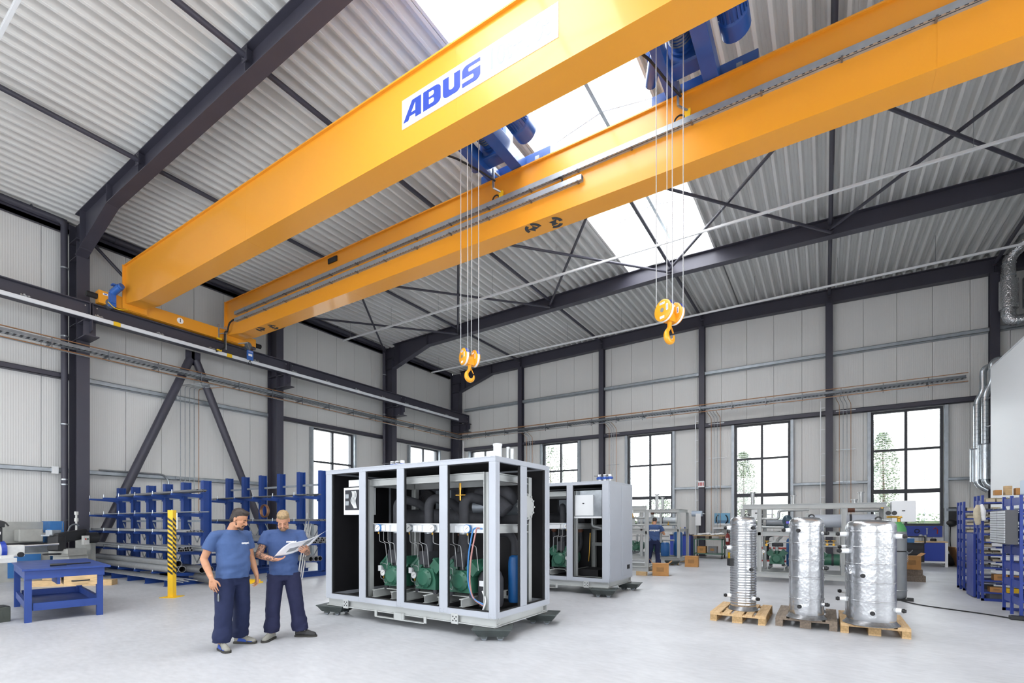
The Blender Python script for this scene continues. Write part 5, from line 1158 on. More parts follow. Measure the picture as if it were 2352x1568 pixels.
# ================================================================== cantilever racks and long stock on the left
mat('rack_blue', '#1b4088', .42, 0, .12, 5); mat('bench_blue', '#1d408c', .42, 0, .16, 6); mat('stock', '#c9cbcc', .3, .75, .12, 10); mat('stock_dull', '#8e8f90', .42, .6, .2, 8); mat('pipe_inside', '#2a2a2c', .7)
def rack(loc, n, pitch, H, arms, alen, label):
    C = thing('cantilever_rack', label, 'rack', loc, 0, 'blue cantilever racks')
    L = (n-1)*pitch
    for i in range(n):
        x = i*pitch
        u = MB().ibeam((x,0,.12),(x,0,H),.2,.16,.014,.01,(0,1,0)).build('upright', 'rack_blue', C)
        b = MB().ibeam((x,-alen-.15,.08),(x,.25,.08),.16,.12,.012,.01).build('foot_beam', 'rack_blue', C)
        for z in arms:
            a = MB().add([(x-.03,-.1,z-.1),(x+.03,-.1,z-.1),(x+.03,-.1,z),(x-.03,-.1,z),(x-.03,-alen,z-.05),(x+.03,-alen,z-.05),(x+.03,-alen,z),(x-.03,-alen,z)],[(0,1,2,3),(7,6,5,4),(4,5,1,0),(5,6,2,1),(6,7,3,2),(7,4,0,3)])
            a.box(x-.1,x+.1,-.12,-.1,z-.14,z+.02); a = a.build('arm', 'rack_blue', C)
            MB().cyl((x,-alen+.02,z),(x,-alen+.02,z+.09),.012,6).build('stop_pin', 'zinc', a, 40)
    for i in range(n-1):
        x0, x1 = i*pitch+.08, (i+1)*pitch-.08
        for z in (H-.42,1.62,.4): MB().box(x0,x1,.0,.04,z-.03,z+.03).build('spacer', 'steel_galv', C)
        if i % 2 == 0 or n < 7:
            for zz in (.5,1.05): MB().bar((x0,.03,zz+.5),((x0+x1)/2,.03,zz),.025,.02).bar((x1,.03,zz+.5),((x0+x1)/2,.03,zz),.025,.02).build('brace', 'steel_galv', C)
    return C
R1Y, R2Y = 6.54, 9.3
rack((-19.15,R1Y,0),6,1.08,2.68,(.3,.84,1.33,1.82,2.32),.82,'blue cantilever rack in front, beside the first column')
rack((-17.9,R2Y,0),6,1.045,3.14,(.5,1.0,1.62,2.35),.95,'taller blue cantilever rack farther back, next to the chiller')
def pipe(x0, x1, y, z, r, label, grp, m='stock', hollow=True, dz=0):
    o = MB(); n = 16 if r > .03 else 8
    o.tube([(x0,y,z),(x1,y,z+dz)],r,n,caps=not hollow)
    if hollow:
        w = max(.003, r*.13)
        for xe, zz in ((x0,z),(x1,z+dz)):
            pass
        o.mi = 1; o.tube([(x1-.001,y,z+dz),(x0+.001,y,z)],r-w,n,caps=False); o.mi = 0
        for xe, zz in ((x0,z),(x1,z+dz)):
            vs = [(xe,y+r*math.cos(2*PI*i/n),zz+r*math.sin(2*PI*i/n)) for i in range(n)]+[(xe,y+(r-w)*math.cos(2*PI*i/n),zz+(r-w)*math.sin(2*PI*i/n)) for i in range(n)]
            o.add(vs, [(i,(i+1)%n,(i+1)%n+n,i+n) for i in range(n)])
    return tag(o.build('stock_pipe', [m,'pipe_inside'], None, 40), label, 'pipe', grp)
rnd2 = random.Random(3)
def stack(x0, x1, y0, z, r, cols, label, grp, m='stock', rows=1, jit=.0):
    for k in range(rows):
        for i in range(cols-k):
            e = rnd2.uniform(-jit,jit)
            n_ = sum(cols-q for q in range(rows)); pipe(x0+rnd2.uniform(-jit,jit)*.3, x1+e, y0+(i+.5*k)*2*r*1.02, z+r+k*r*1.75, r, label+('' if n_ > 6 else ', '+('upper ' if k else '')+('nearest','second','third','fourth')[i]+' in row'), grp, m)
# first rack, bottom to top
stack(-19.0,-13.75,5.80,.31,.085,2,'thick bare steel pipe low on the front rack','thick pipes on the front rack',rows=2)
stack(-14.6,-13.1,6.15,.31,.085,2,'short thick pipe end at the right of the front rack','thick pipes on the front rack','stock_dull')
stack(-19.6,-13.6,5.78,.85,.032,6,'thin bright steel pipe on the second arms of the front rack','thin pipes on the second arms',rows=2,jit=.12)
stack(-15.5,-12.9,6.22,.85,.036,3,'thin steel pipe protruding right on the second arms','protruding pipes on the second arms',rows=2,jit=.1)
stack(-19.7,-13.2,5.8,1.34,.017,10,'slim bright bar on the third arms of the front rack','slim bars on the third arms',rows=2,jit=.35)
stack(-19.2,-13.0,5.85,1.83,.013,9,'slim bar on the fourth arms of the front rack','slim bars on the fourth arms',jit=.5)
stack(-17.6,-12.9,5.95,2.33,.035,3,'grey tube on the top arms of the front rack','tubes on the top arms','stock_dull',jit=.25)
stack(-14.8,-12.6,5.8,2.33,.012,4,'thin rod on the top arms of the front rack','rods on the top arms','stock_dull',jit=.3)
for i in range(9): pipe(-19.0+rnd2.uniform(0,.4),-12.7-rnd2.uniform(0,1.6),5.55+i*.05,.16+.016+.003*(i%2),.014,'thin bright rod lying low across the feet of the front rack','rods on the rack feet','stock')
pipe(-13.95,-12.6,6.35,.18,.14,'large dark pipe stub on the floor arms of the front rack',None,'stock_dull')
pipe(-16.5,-15.3,6.2,.18,.13,'large dull pipe lying inside the foot of the front rack',None,'stock_dull')
# second rack
stack(-16.2,-11.95,8.42,.5,.07,3,'thick dark pipe on the low arms of the rear rack','thick pipes on the rear rack','stock_dull',jit=.05)
stack(-15.5,-11.8,8.4,1.0,.032,7,'light steel tube on the second arms of the rear rack','tubes on the rear rack',rows=3,jit=.12)
stack(-17.6,-11.9,8.4,1.62,.016,10,'dark slim rod on the third arms of the rear rack','rods on the rear rack','stock_dull',rows=2,jit=.4)
stack(-17.6,-11.9,8.42,2.35,.015,9,'slim rod on the top arms of the rear rack','rods on the top of the rear rack','stock_dull',jit=.4)
for k, (dx, lab) in enumerate(((0,'left'),(.1,'middle'),(.19,'right'))): tag(MB().cyl((-12.25+dx,8.2,.02),(-12.55+dx*.9,8.7,1.85-.15*k),.018,8).build('leaning_rod', 'stock', None, 40), f'thin rod leaning against the right end of the rear rack, {lab} one', 'rod', 'leaning rods')
c = thing('copper_coil', 'ring of coiled copper tube hanging on the rear rack', 'coil', (-15.3,9.1,1.95))
for k in range(5): MB().torus((0,-.02*k,0),.2+.008*(k%2),.009,'y',28,6).build('winding', 'copper', c, 40)
tag(MB().tube(rnd([(-13.2,7.9,.04),(-13.0,8.0,.05),(-12.2,8.1,.05)],.1),.02,8).build('copper_scrap', 'copper', None, 40), 'short bent copper pipe on the floor at the rear rack', 'pipe')
o = MB().box(-.35,.35,-.14,.14,0,.04).box(-.3,.3,-.1,.1,.04,.09).build('clamp_plate', 'tag_yellow'); o.location = (-12.75,7.1,0); o.rotation_euler = (0,0,.3); tag(o, 'yellow striped steel plate on the floor behind the blond worker', 'plate')
tag(MB().box(-.14,.14,-.004,.0,-.2,.2).build('paper_note', 'white_paint'), 'white paper note hanging on the front rack above the dark-haired worker', 'note').location = (-13.55,5.72,1.62)
# ------------------------------------------------------------------ yellow and black guard post
c = thing('guard_post', 'square yellow bollard with black diagonal stripes', 'post', (-11.71,4.89,0), .55)
mat('post_yellow', '#f0c019', .5, 0, .06, 8)
w = .055
MB().box(-w,w,-w,w,.012,1.85).build('tube', 'post_yellow', c); MB().box(-.16,.16,-.16,.16,0,.012).build('foot_plate', 'post_yellow', c)
for i in range(12):
    z = .47+i*.1
    if z > 1.66: break
    for sx, face in ((1,0),(1,1),(-1,2),(-1,3)):
        s = MB(); e = w+.0015; sl = .075
        if face == 0: s.add([(-w,-e,z+sl),(w,-e,z),(w,-e,z+.05),(-w,-e,z+.05+sl)],[(0,1,2,3)])
        if face == 1: s.add([(e,-w,z+sl),(e,w,z),(e,w,z+.05),(e,-w,z+.05+sl)],[(0,1,2,3)])
        if face == 2: s.add([(-e,w,z+sl),(-e,-w,z),(-e,-w,z+.05),(-e,w,z+.05+sl)],[(0,1,2,3)])
        if face == 3: s.add([(w,e,z+sl),(-w,e,z),(-w,e,z+.05),(w,e,z+.05+sl)],[(0,1,2,3)])
        s.build('stripe', 'black_plastic', c)
# ------------------------------------------------------------------ blue work table
TZ = math.atan2(.33,-2.28)+PI
c = thing('work_table', 'heavy blue steel work table with a wooden drawer', 'table', (-10.64,2.37,0), 0)
# local frame: x to the far end (away), y to the right-hand side
ex = Vector((-2.28,.36,0)).normalized(); ey = Vector((.14,.99,0)).normalized()
c.rotation_euler = (0,0,math.atan2(ex.y,ex.x)); 
LX, LY, ZT = 2.28, -.98, .84
def tb(name, m, x0,x1,y0,y1,z0,z1,par=None): return MB().box(x0,x1,min(y0,y1),max(y0,y1),z0,z1).build(name, m, par or c)
for x in (0,LX-.1):
    for y in (0,LY+.1): tb('leg','bench_blue',x,x+.085,y-.0,y-.085,0,ZT-.15)
o = tb('table_top','bench_blue',-.06,LX+.06,.03,LY-.08,ZT-.02,ZT+.012); bevel(o,.004)
tb('apron','bench_blue',-.02,.03,-.0,LY,ZT-.15,ZT-.02); tb('apron','bench_blue',LX-.05,LX,-.0,LY,ZT-.15,ZT-.02); tb('apron','bench_blue',.03,LX-.05,0,-.05,ZT-.15,ZT-.02); tb('apron','bench_blue',.03,LX-.05,LY+.05,LY,ZT-.15,ZT-.02)
for y0 in (-.02,LY+.06): tb('shelf_rail','bench_blue',.1,LX-.1,y0,y0-.05,.18,.3)
for x0 in (.0,LX-.06): tb('shelf_rail','bench_blue',x0,x0+.06,-.1,LY+.1,.18,.3)
tb('shelf_sheet','bench_blue',.06,LX-.06,-.05,LY+.05,.18,.19)
dr = tb('drawer','timber',.0,.5,LY+.12,LY+.5,ZT-.29,ZT-.15); tb('drawer_front','timber',-.025,.0,LY+.1,LY+.52,ZT-.3,ZT-.14,dr)
MB().tube(rnd([(-.025,LY+.2,ZT-.22),(-.06,LY+.22,ZT-.22),(-.06,LY+.4,ZT-.22),(-.025,LY+.42,ZT-.22)],.03),.012,8).build('drawer_handle', 'black_plastic', dr, 40)
tb('drawer_runner','bench_blue',.0,.7,LY+.56,LY+.6,ZT-.26,ZT-.15)
# orbital pipe saw standing at the near-left corner of the table
mat('cast_white', '#d9dad6', .45, 0, .12, 12); mat('tool_black', '#232427', .5, 0, .1, 14)
def off(p): return p
c = thing('pipe_cutting_machine', 'white and blue pipe cutting machine with black motor at the work table', 'machine', (-12.75,2.62,.853), .1); c.scale = (.68,.68,.68)
MB().box(-.2,.25,-.25,.1,0,.12).box(-.12,.2,-.2,.05,.12,.2).build('base', 'cast_white', c)
MB().lathe([(.05,-.32),(.2,-.32),(.24,-.28),(.24,-.18),(.05,-.18)],28,(-.05,0,.32),'y').build('headstock', 'cast_white', c, 40)
MB().lathe([(.08,-.18),(.265,-.18),(.265,-.08),(.08,-.08)],28,(-.05,0,.32),'y').build('clamp_ring', 'decal_blue', c, 40)
o = MB().box(-.22,.14,-.06,.3,.14,.46).build('jaw_block', 'cast_white', c); bevel(o,.02)
MB().cyl((-.02,.2,.2),(.16,.2,.2),.05,14).cyl((.16,.2,.2),(.2,.2,.2),.07,14).build('jaw_knob', 'tool_black', c, 40)
MB().cyl((-.05,.3,.42),(-.05,1.1,.45),.028,12).build('clamped_tube', 'stock', c, 40)
mo = MB().box(-.13,.05,-.38,-.12,.5,.95).box(-.16,.08,-.44,-.08,.95,1.1).build('motor', 'tool_black', c); bevel(mo,.02)
pl = MB().box(.05,.054,-.34,-.16,.76,.83).build('maker_plate', 'decal_white', mo)
for k in range(4): MB().box(.0535,.0555,-.33+.043*k,-.305+.043*k,.775,.815).build('plate_print', 'tool_black', pl)
o = MB().box(-.2,.12,-.36,-.18,.1,.56).build('gear_case', 'cast_white', c); bevel(o,.03)
MB().box(.12,.124,-.31,-.24,.2,.48).build('side_print', 'decal_pale', o)
MB().tube(rnd([(-.1,-.5,1.12),(-.05,-.3,1.15),(.05,-.08,1.1),(.1,-.02,.98)],.1),.02,8).build('motor_handle', 'tool_black', mo, 40)
MB().tube(rnd([(-.05,-.25,1.1),(-.05,-.25,1.22),(-.06,-.27,1.4),(-.1,-.45,1.66),(-.15,-.7,1.72)],.15),.014,8).build('air_hose', 'hose_blue', c, 40)
MB().cyl((-.05,-.25,1.12),(-.05,-.25,1.32),.025,10).build('hose_coupling', 'zinc', c, 40)
MB().box(-.02,.1,-.55,-.38,.35,.55).build('yellow_cover', 'tag_yellow', c)
MB().lathe([(.0,-.04),(.2,-.04),(.2,.04),(0,.04)],26,(-.2,-.75,1.72),'x').build('hose_reel', 'decal_blue', c, 40)
tag(MB().cyl((-10.95,2.75,.875),(-10.9,2.95,.88),.022,10).cyl((-10.9,2.95,.88),(-11.0,3.3,.875),.012,8).build('hand_tool', 'tool_black', None, 40), 'black hand tool lying on the blue work table', 'tool')
# toolbox on the floor
c = thing('toolbox', 'dark green-grey metal box on the floor beside the table', 'box', (-11.02,1.98,0), .1)
mat('box_green', '#4a4f48', .5, 0, .15, 10)
o = MB().box(-.25,.02,-.4,.32,0,.24).build('case', 'box_green', c); bevel(o,.01); MB().box(.02,.028,-.3,.22,.06,.18).build('pressed_panel', 'box_green', c); MB().box(-.24,.01,-.39,.31,.24,.25).build('inside', 'tool_black', c)
MB().torus((-.08,.12,.3),.06,.02,'y',18,8).build('pipe_fitting', 'zinc', c, 40)
# ------------------------------------------------------------------ lathe and band saw at the wall
mat('machine_blue', '#2f6fae', .45, 0, .12, 6); mat('machine_grey', '#a9aaa5', .5, 0, .15, 7)
c = thing('lathe', 'grey and blue lathe against the long wall', 'machine', (-18.6,4.1,0), 0)
MB().box(-.5,.3,-1.6,.5,0,.75).build('bed_base', 'machine_grey', c); MB().box(-.6,-.5,-1.7,.75,.75,1.6).build('splash_guard', 'machine_grey', c)
MB().box(-.62,.1,.55,.85,0,1.62).build('end_cabinet', 'machine_blue', c); MB().box(-.3,.2,-1.6,.5,.75,.95).build('bed_ways', 'zinc_dark', c)
MB().cyl((.05,-1.6,.98),(.05,.5,.98),.04,12).build('lead_screw', 'tool_black', c, 40); MB().box(.1,.35,-.35,.3,.1,.72).build('apron_box', 'machine_blue', c)
o = MB().box(-.3,.15,-.1,.4,1.05,1.4).build('tailstock', 'machine_grey', c); bevel(o,.03); MB().cyl((.0,.4,1.25),(.0,.6,1.25),.05,12).cyl((.0,.6,1.25),(.0,.63,1.25),.11,16).build('handwheel', 'zinc', c, 40)
MB().box(-.2,.2,-1.2,-.8,.95,1.15).build('carriage', 'machine_grey', c)
c = thing('band_saw', 'black and grey metal band saw beside the first column', 'machine', (-17.4,4.8,0), .5); c.scale = (.78,.78,.92)
MB().box(-.3,.3,-.35,.35,.12,.75).build('stand', 'machine_grey', c); MB().box(-.75,.5,-.3,.3,0,.12).build('wooden_sleeper', 'timber', c)
o = MB().box(-.35,.35,-.45,.25,.75,.95).build('vice_table', 'machine_grey', c)
o = MB().box(-.2,.2,-.65,-.35,.9,1.35).build('blade_guard', 'tool_black', c); bevel(o,.04)
o = MB().bar((0,-.55,1.25),(0,.55,1.38),.22,.3).build('saw_bow', 'tool_black', c); bevel(o,.05,3)
MB().cyl((.1,.45,1.25),(.1,.85,1.25),.17,18).build('motor', 'tool_black', c, 40)
o = MB().box(.2,.28,.2,.42,1.05,1.32).build('switch_box', 'cast_white', c)
for k, m in enumerate(('red_print','comp_green')): MB().cyl((.28,.27+.08*k,1.22),(.3,.27+.08*k,1.22),.025,10).build('button', m, o, 40)
MB().box(-.3,.0,-.75,-.4,1.33,1.37).box(-.3,-.05,-.6,-.3,1.37,1.5).build('coolant_tray', 'zinc', c); MB().box(-.28,-.1,-.58,-.42,1.4,1.52).build('blue_cap', 'hose_blue', c)
MB().tube(rnd([(-.1,.0,1.45),(-.1,.05,1.6),(-.05,.2,1.68),(.0,.3,1.62)],.1),.025,8).tube(rnd([(0,-.3,1.5),(.05,-.35,1.75),(0,-.1,1.8)],.1),.01,6).build('hydraulic_line', 'zinc_dark', c, 40)
MB().cyl((-.05,.25,1.4),(-.05,.25,2.05),.03,10).box(-.09,-.01,.21,.29,1.75,1.85).box(-.09,-.01,.21,.29,1.95,2.05).build('column_gauge', 'cast_white', c)
MB().torus((.1,-.75,.82),.22,.022,'z',24,6).build('hand_wheel', 'tool_black', c, 40)
MB().box(-.6,-.0,.75,.95,.15,1.2).build('side_screen', 'machine_grey', c)
tag(MB().torus((-18.0,4.9,.05),.3,.04,'z',20,6).torus((-18.05,4.85,.11),.26,.035,'z',20,6).build('cable_heap', 'black_rubber', None, 40), 'heap of black cable on the floor between lathe and band saw', 'cable')
o = MB().box(-.9,.9,-.12,.12,0,.14).build('timber_beam', 'timber'); o.location = (-15.9,4.45,0); o.rotation_euler = (0,0,.75); tag(o, 'old wooden beam on the floor in front of the band saw', 'beam')
# ================================================================== foil-wrapped tanks on pallets
mat('pallet_new', '#d3b48a', .75, 0, .3, 5, stretch=(7,1,7), hex2='#b7966a'); mat('pallet_old', '#8d7f70', .8, 0, .35, 5, stretch=(7,1,7), hex2='#6c6055'); mat('block_wood', '#bd9c6e', .85, 0, .35, 40)
mat('foil_dark', '#8c8d8f', .35, .8, .3, 30); mat('cap_black', '#1c1c1e', .5)
BRD = {}
def pallet(x, y, m, blk, label):
    C = thing('pallet', label, 'pallet', (x,y,0), 0, 'euro pallets')
    def b(name, mm, x0,x1,y0,y1,z0,z1):
        key = (round(x1-x0,3),round(y1-y0,3),round(z1-z0,3),mm)
        if key not in BRD: BRD[key] = MB().box(-(x1-x0)/2,(x1-x0)/2,-(y1-y0)/2,(y1-y0)/2,-(z1-z0)/2,(z1-z0)/2).mesh(name, mm, 0)
        o = bpy.data.objects.new(name, BRD[key]); COL.objects.link(o); o.parent = C; o.location = ((x0+x1)/2,(y0+y1)/2,(z0+z1)/2); o.rotation_euler = (0,0,rnd2.uniform(-.006,.006)); return o
    for x0, w in ((0,.145),(.1875,.1),(.3275,.145),(.5125,.1),(.655,.145)): b('top_board', m, x0,x0+w,0,1.2,.122,.144)
    for y0 in (0,.5275,1.055): b('cross_board', m, 0,.8,y0,y0+.145,.1,.122)
    for x0, w in ((0,.1),(.3275,.145),(.7,.1)):
        b('skid_board', m, x0,x0+w,0,1.2,0,.022)
        for y0 in (0,.5275,1.055): b('block', blk, x0,x0+w,y0,y0+.145,.022,.1)
    return C
pallet(-1.57,8.44,'pallet_new','block_wood','pale wooden pallet under the slimmest foil tank')
pallet(-.645,8.56,'pallet_old','pallet_old','weathered grey pallet under the middle foil tank')
pallet(.19,8.53,'pallet_new','block_wood','pale wooden pallet under the widest foil tank')
def tank(x, y, r, H, label, nozz, rib=None, bands=(), lugs=0, seed=1, box=None):
    C = thing('foil_tank', label, 'tank', (x,y,.144), 0, 'foil-wrapped tanks'); R = random.Random(seed)
    prof = [(r*.98,.06)]; z = .08
    while z < H-.12:
        dr = .0
        if rib: dr = .0035*math.sin(2*PI*z/rib)+R.uniform(-.002,.002)
        else: dr = R.uniform(-.001,.001)
        prof.append((r+dr, z)); z += (rib/4 if rib else .035)
    prof += [(r,H-.11),(r*.985,H-.075),(r*.93,H-.045),(r*.8,H-.02),(r*.5,H-.004),(r*.1,H)]
    n = 40; mb = MB(); vs = []; fs = []
    for i, (rr_, zz) in enumerate(prof):
        for j in range(n):
            a = 2*PI*j/n; q = rr_+(.0016*noise.noise(Vector((math.cos(a)*9+seed,math.sin(a)*9,zz*16)))+.0022*noise.noise(Vector((math.cos(a)*3,math.sin(a)*3+seed,zz*5))))*(1 if rr_ > r*.3 else 0)
            vs.append((q*math.cos(a), q*math.sin(a), zz))
    for i in range(len(prof)-1):
        for j in range(n): k = (j+1) % n; fs.append((i*n+j,i*n+k,(i+1)*n+k,(i+1)*n+j))
    fs.append(tuple(range(n-1,-1,-1))); fs.append(tuple(range((len(prof)-1)*n,len(prof)*n)))
    mb.add(vs, fs); mb.build('foil_body', 'foil_smooth', C, 60)
    MB().lathe([(r*1.16,0),(r*1.16,.006),(r*1.08,.02),(r*.98,.065)],36).build('base_skirt', 'foil_dark', C, 40)
    for z in bands: MB().lathe([(r+.001,z-.012),(r+.006,z-.008),(r+.006,z+.008),(r+.001,z+.012)],40,caps=False).build('tape_band', 'foil_smooth', C, 40)
    cdir = math.atan2(-y,-x)
    for da, z, L, kind in nozz:                         # angle from the camera side, height, length
        a = cdir+da; d = Vector((math.cos(a),math.sin(a),0)); p = d*(r-.02)+Vector((0,0,z-.144))
        o = MB().cyl(p, p+d*(L+.02), .038, 14, .03).build('nozzle', 'foil' if kind else 'white_paint', C, 40)
        e = p+d*(L+.02); MB().cyl(e, e+d*.05, .024, 12).cyl(e+d*.015, e+d*.03, .03, 12).build('nozzle_cap', 'cap_black', o, 40)
    if box:
        a = cdir+box[0]; T = Matrix.Rotation(a,4,'Z'); o = MB(); o.T = T; o.box(r-.02,r+.05,-.05,.05,box[1]-.144-.06,box[1]-.144+.06); o.build('junction_box', box[2], C)
    for k in range(lugs):
        a = cdir+(.5 if k else -.6)+(PI/2); p = Vector((math.cos(a),math.sin(a),0))*r*.35
        MB().torus((p.x,p.y,H+.0),.035,.009,'x' if abs(math.cos(a)) < .5 else 'y',14,6,0,PI).build('lifting_eye', 'cap_black', C, 40)
    return C
tank(-1.147,8.95,.198,1.55,'slimmest foil-wrapped tank with fine horizontal ridges',[(-1.55,1.5,.05,0),(.55,1.5,.05,0),(-1.35,1.17,.06,0),(.45,.83,.05,0),(-1.4,.37,.05,0),(.9,.35,.05,0)],rib=.042,lugs=1,seed=4,box=(-1.1,.93,'cap_black'))
tank(-.24,8.72,.232,1.53,'middle foil-wrapped tank with tape bands, on the weathered pallet',[(-1.35,1.47,.05,0),(-.35,1.47,.04,0),(1.15,1.43,.03,1),(1.3,.91,.01,1),(-.3,.34,.04,0),(1.2,.37,.03,1)],bands=(.3,.62,.88,1.14,1.4),lugs=2,seed=8)
tank(.557,8.70,.293,1.49,'widest foil-wrapped tank, nearest the gas cylinder',[(-1.45,1.42,.08,0),(1.35,1.4,.07,0),(-1.15,1.18,.09,0),(-.25,.85,.05,0),(-1.5,.47,.08,0),(.05,.34,.05,0),(1.35,.37,.06,0)],bands=(.34,.6,.86,1.1,1.32),lugs=2,seed=11,box=(-.95,.92,'foil'))
tank(.47,9.42,.2,1.45,'narrow foil tank standing half hidden behind the widest one',[(-1.4,1.2,.05,0),(-1.4,.5,.05,0)],bands=(.5,1.0),seed=5)
tank(-.2,9.36,.19,1.4,'narrow foil tank almost hidden behind the middle one',[],bands=(.5,1.0),seed=6)
# ------------------------------------------------------------------ gas cylinder
mat('cyl_grey', '#82868a', .42, 0, .1, 7); mat('cyl_green', '#4f9a5c', .42, 0, .1, 7)
c = thing('gas_cylinder', 'tall grey gas cylinder with green shoulder and regulator', 'cylinder', (1.28,12.76,0))
MB().lathe([(.1,.03),(.128,.06),(.132,.12),(.132,1.38),(.13,1.4)],28).build('body', 'cyl_grey', c, 40)
MB().lathe([(.131,1.4),(.122,1.47),(.09,1.54),(.05,1.58),(.035,1.6)],28).build('shoulder', 'cyl_green', c, 40)
MB().cyl((0,0,1.6),(0,0,1.68),.03,12).cyl((-.02,-.02,1.68),(.05,-.03,1.7),.022,10).build('valve', 'brass', c, 40)
g = MB().cyl((0,0,1.7),(-.2,-.08,1.7),.022,10).build('regulator', 'brass', c, 40)
for dx in (-.08,-.18): MB().lathe([(0,-.03),(.045,-.03),(.045,.012),(0,.012)],16,(dx,-.07,1.78),'y').build('pressure_gauge', 'black_plastic', g, 40)
MB().torus((0,0,1.0),.136,.012,'z',24,6).build('strap', 'black_rubber', c, 40)
ch = MB()
for i in range(14): ch.torus((.12+.012*i*.6,-.1+.004*i,1.0-.03*math.sin(i*.3)),.012,.003,'x' if i % 2 else 'z',8,4)
for i in range(8): ch.torus((.13,-.09,.95-.022*i),.012,.003,'x' if i % 2 else 'y',8,4)
ch.build('chain', 'zinc', c, 40, kind='stuff')
MB().box(-.17,.22,-.17,.15,0,.03).box(.12,.22,-.17,-.1,.03,.07).build('stand', 'cap_black', c); MB().torus((0,0,.2),.137,.008,'z',24,6).build('lower_clip', 'zinc', c, 40)
# ================================================================== blue shelving and small parts on the right
mat('shelf_blue', '#1f3a90', .4, 0, .1, 5); mat('bin_beige', '#c9bfa6', .7, 0, .12, 12); mat('carton', '#c08d55', .8, 0, .15, 8); mat('carton_dark', '#a2794c', .8, 0, .15, 8); mat('tub_blue', '#b9c8da', .35)
mat('louver_grey', '#55565a', .5); mat('drawer_silver', '#cfd3d8', .35, .3)
def shelving(x0, x1, y0, y1, H, levels, label, plates):
    C = thing('shelving_unit', label, 'shelf', (0,0,0), 0, 'blue shelving units')
    ym = (y0+y1)/2
    for x in (x0, x1-.04):
        for y in (y0, ym, y1-.04): MB().box(x,x+.04,y,y+.04,0,H).build('post', 'shelf_blue', C)
        for k, z in enumerate(plates):
            for ya, yb in ((y0+.04,ym),(ym+.04,y1-.04)): MB().box(x+.012,x+.028,ya,yb,z,z+.13).build('end_plate', 'shelf_blue', C)
    for z in levels:
        s = MB().box(x0+.04,x1-.04,y0,y1,z-.03,z).build('shelf_board', 'shelf_blue', C)
        MB().box(x0+.3,x0+.55,y0-.003,y0,z-.025,z-.006).build('label_strip', 'white_paint', s)
    MB().box(x0,x1,y0,y0+.04,.0,.05).box(x0,x1,y1-.04,y1,0,.05).build('foot_rail', 'shelf_blue', C)
    return C
lv1 = [.2+.165*i for i in range(11)]; lv2 = [.18,.42,.68,.94,1.2,1.36,1.52,1.68,1.84,2.0]; lv3 = [.3,.6,.9,1.2,1.5,1.75]
shelving(2.72,4.4,15.3,15.95,2.07,lv1,'farthest blue shelving unit filled with beige bins',[.1+.22*i for i in range(9)])
shelving(2.68,4.4,13.52,14.15,2.14,lv2,'middle blue shelving unit with small metal parts',[.15+.22*i for i in range(9)])
shelving(2.72,4.4,11.36,12.32,2.05,lv3,'nearest blue shelving unit at the right picture edge',[.2+.28*i for i in range(7)])
o = MB().box(2.64,2.68,13.95,14.55,.02,1.35).build('shelf_side_panel', 'shelf_blue'); tag(o, 'flat blue side panel beside the middle shelving unit', 'panel')
binm = MB()
w, d, h, t = .13, .2, .085, .004
binm.box(-w/2,w/2,0,d,0,t); binm.box(-w/2,-w/2+t,0.03,d,t,h); binm.box(w/2-t,w/2,0.03,d,t,h); binm.box(-w/2,w/2,d-t,d,t,h)
binm.add([(-w/2,0,t),(w/2,0,t),(w/2,.03,h*.62),(-w/2,.03,h*.62),(-w/2,t,t),(w/2,t,t),(w/2,.03+t,h*.62),(-w/2,.03+t,h*.62)],[(0,1,2,3),(7,6,5,4),(3,2,6,7)])
binm.mi = 1; binm.box(-w/2+t,w/2-t,.04,d-t,t,h*.5); binm.mi = 0
BM = binm.mesh('stock_bin', ['bin_beige','foil_dark'], 0)
names = ['first','second','third','fourth']
for j, z in enumerate(lv1[2:]):
    for i in range(4):
        if (i+j*3) % 7 == 5: continue
        o = bpy.data.objects.new('stock_bin', BM); COL.objects.link(o); o.location = (2.86+i*.145, 15.31, z+.001)
        tag(o, 'beige stock bin, %s from the post, %s shelf row of the farthest unit' % (names[i], ['topmost','second','third','fourth','fifth','sixth','seventh','eighth','ninth'][len(lv1)-3-j]), 'bin', 'beige stock bins')
for i in range(4):
    o = bpy.data.objects.new('stock_bin', BM); COL.objects.link(o); o.location = (2.82+i*.16, 13.53, 2.001); tag(o, f'beige stock bin on the top of the middle shelving unit, {names[i]} from its post', 'bin', 'beige stock bins')
for i in range(3):
    o = bpy.data.objects.new('stock_bin', BM); COL.objects.link(o); o.location = (2.82+i*.16, 13.53, 1.201); tag(o, f'beige stock bin at mid height of the middle shelving unit, {names[i]} from its post', 'bin', 'beige stock bins')
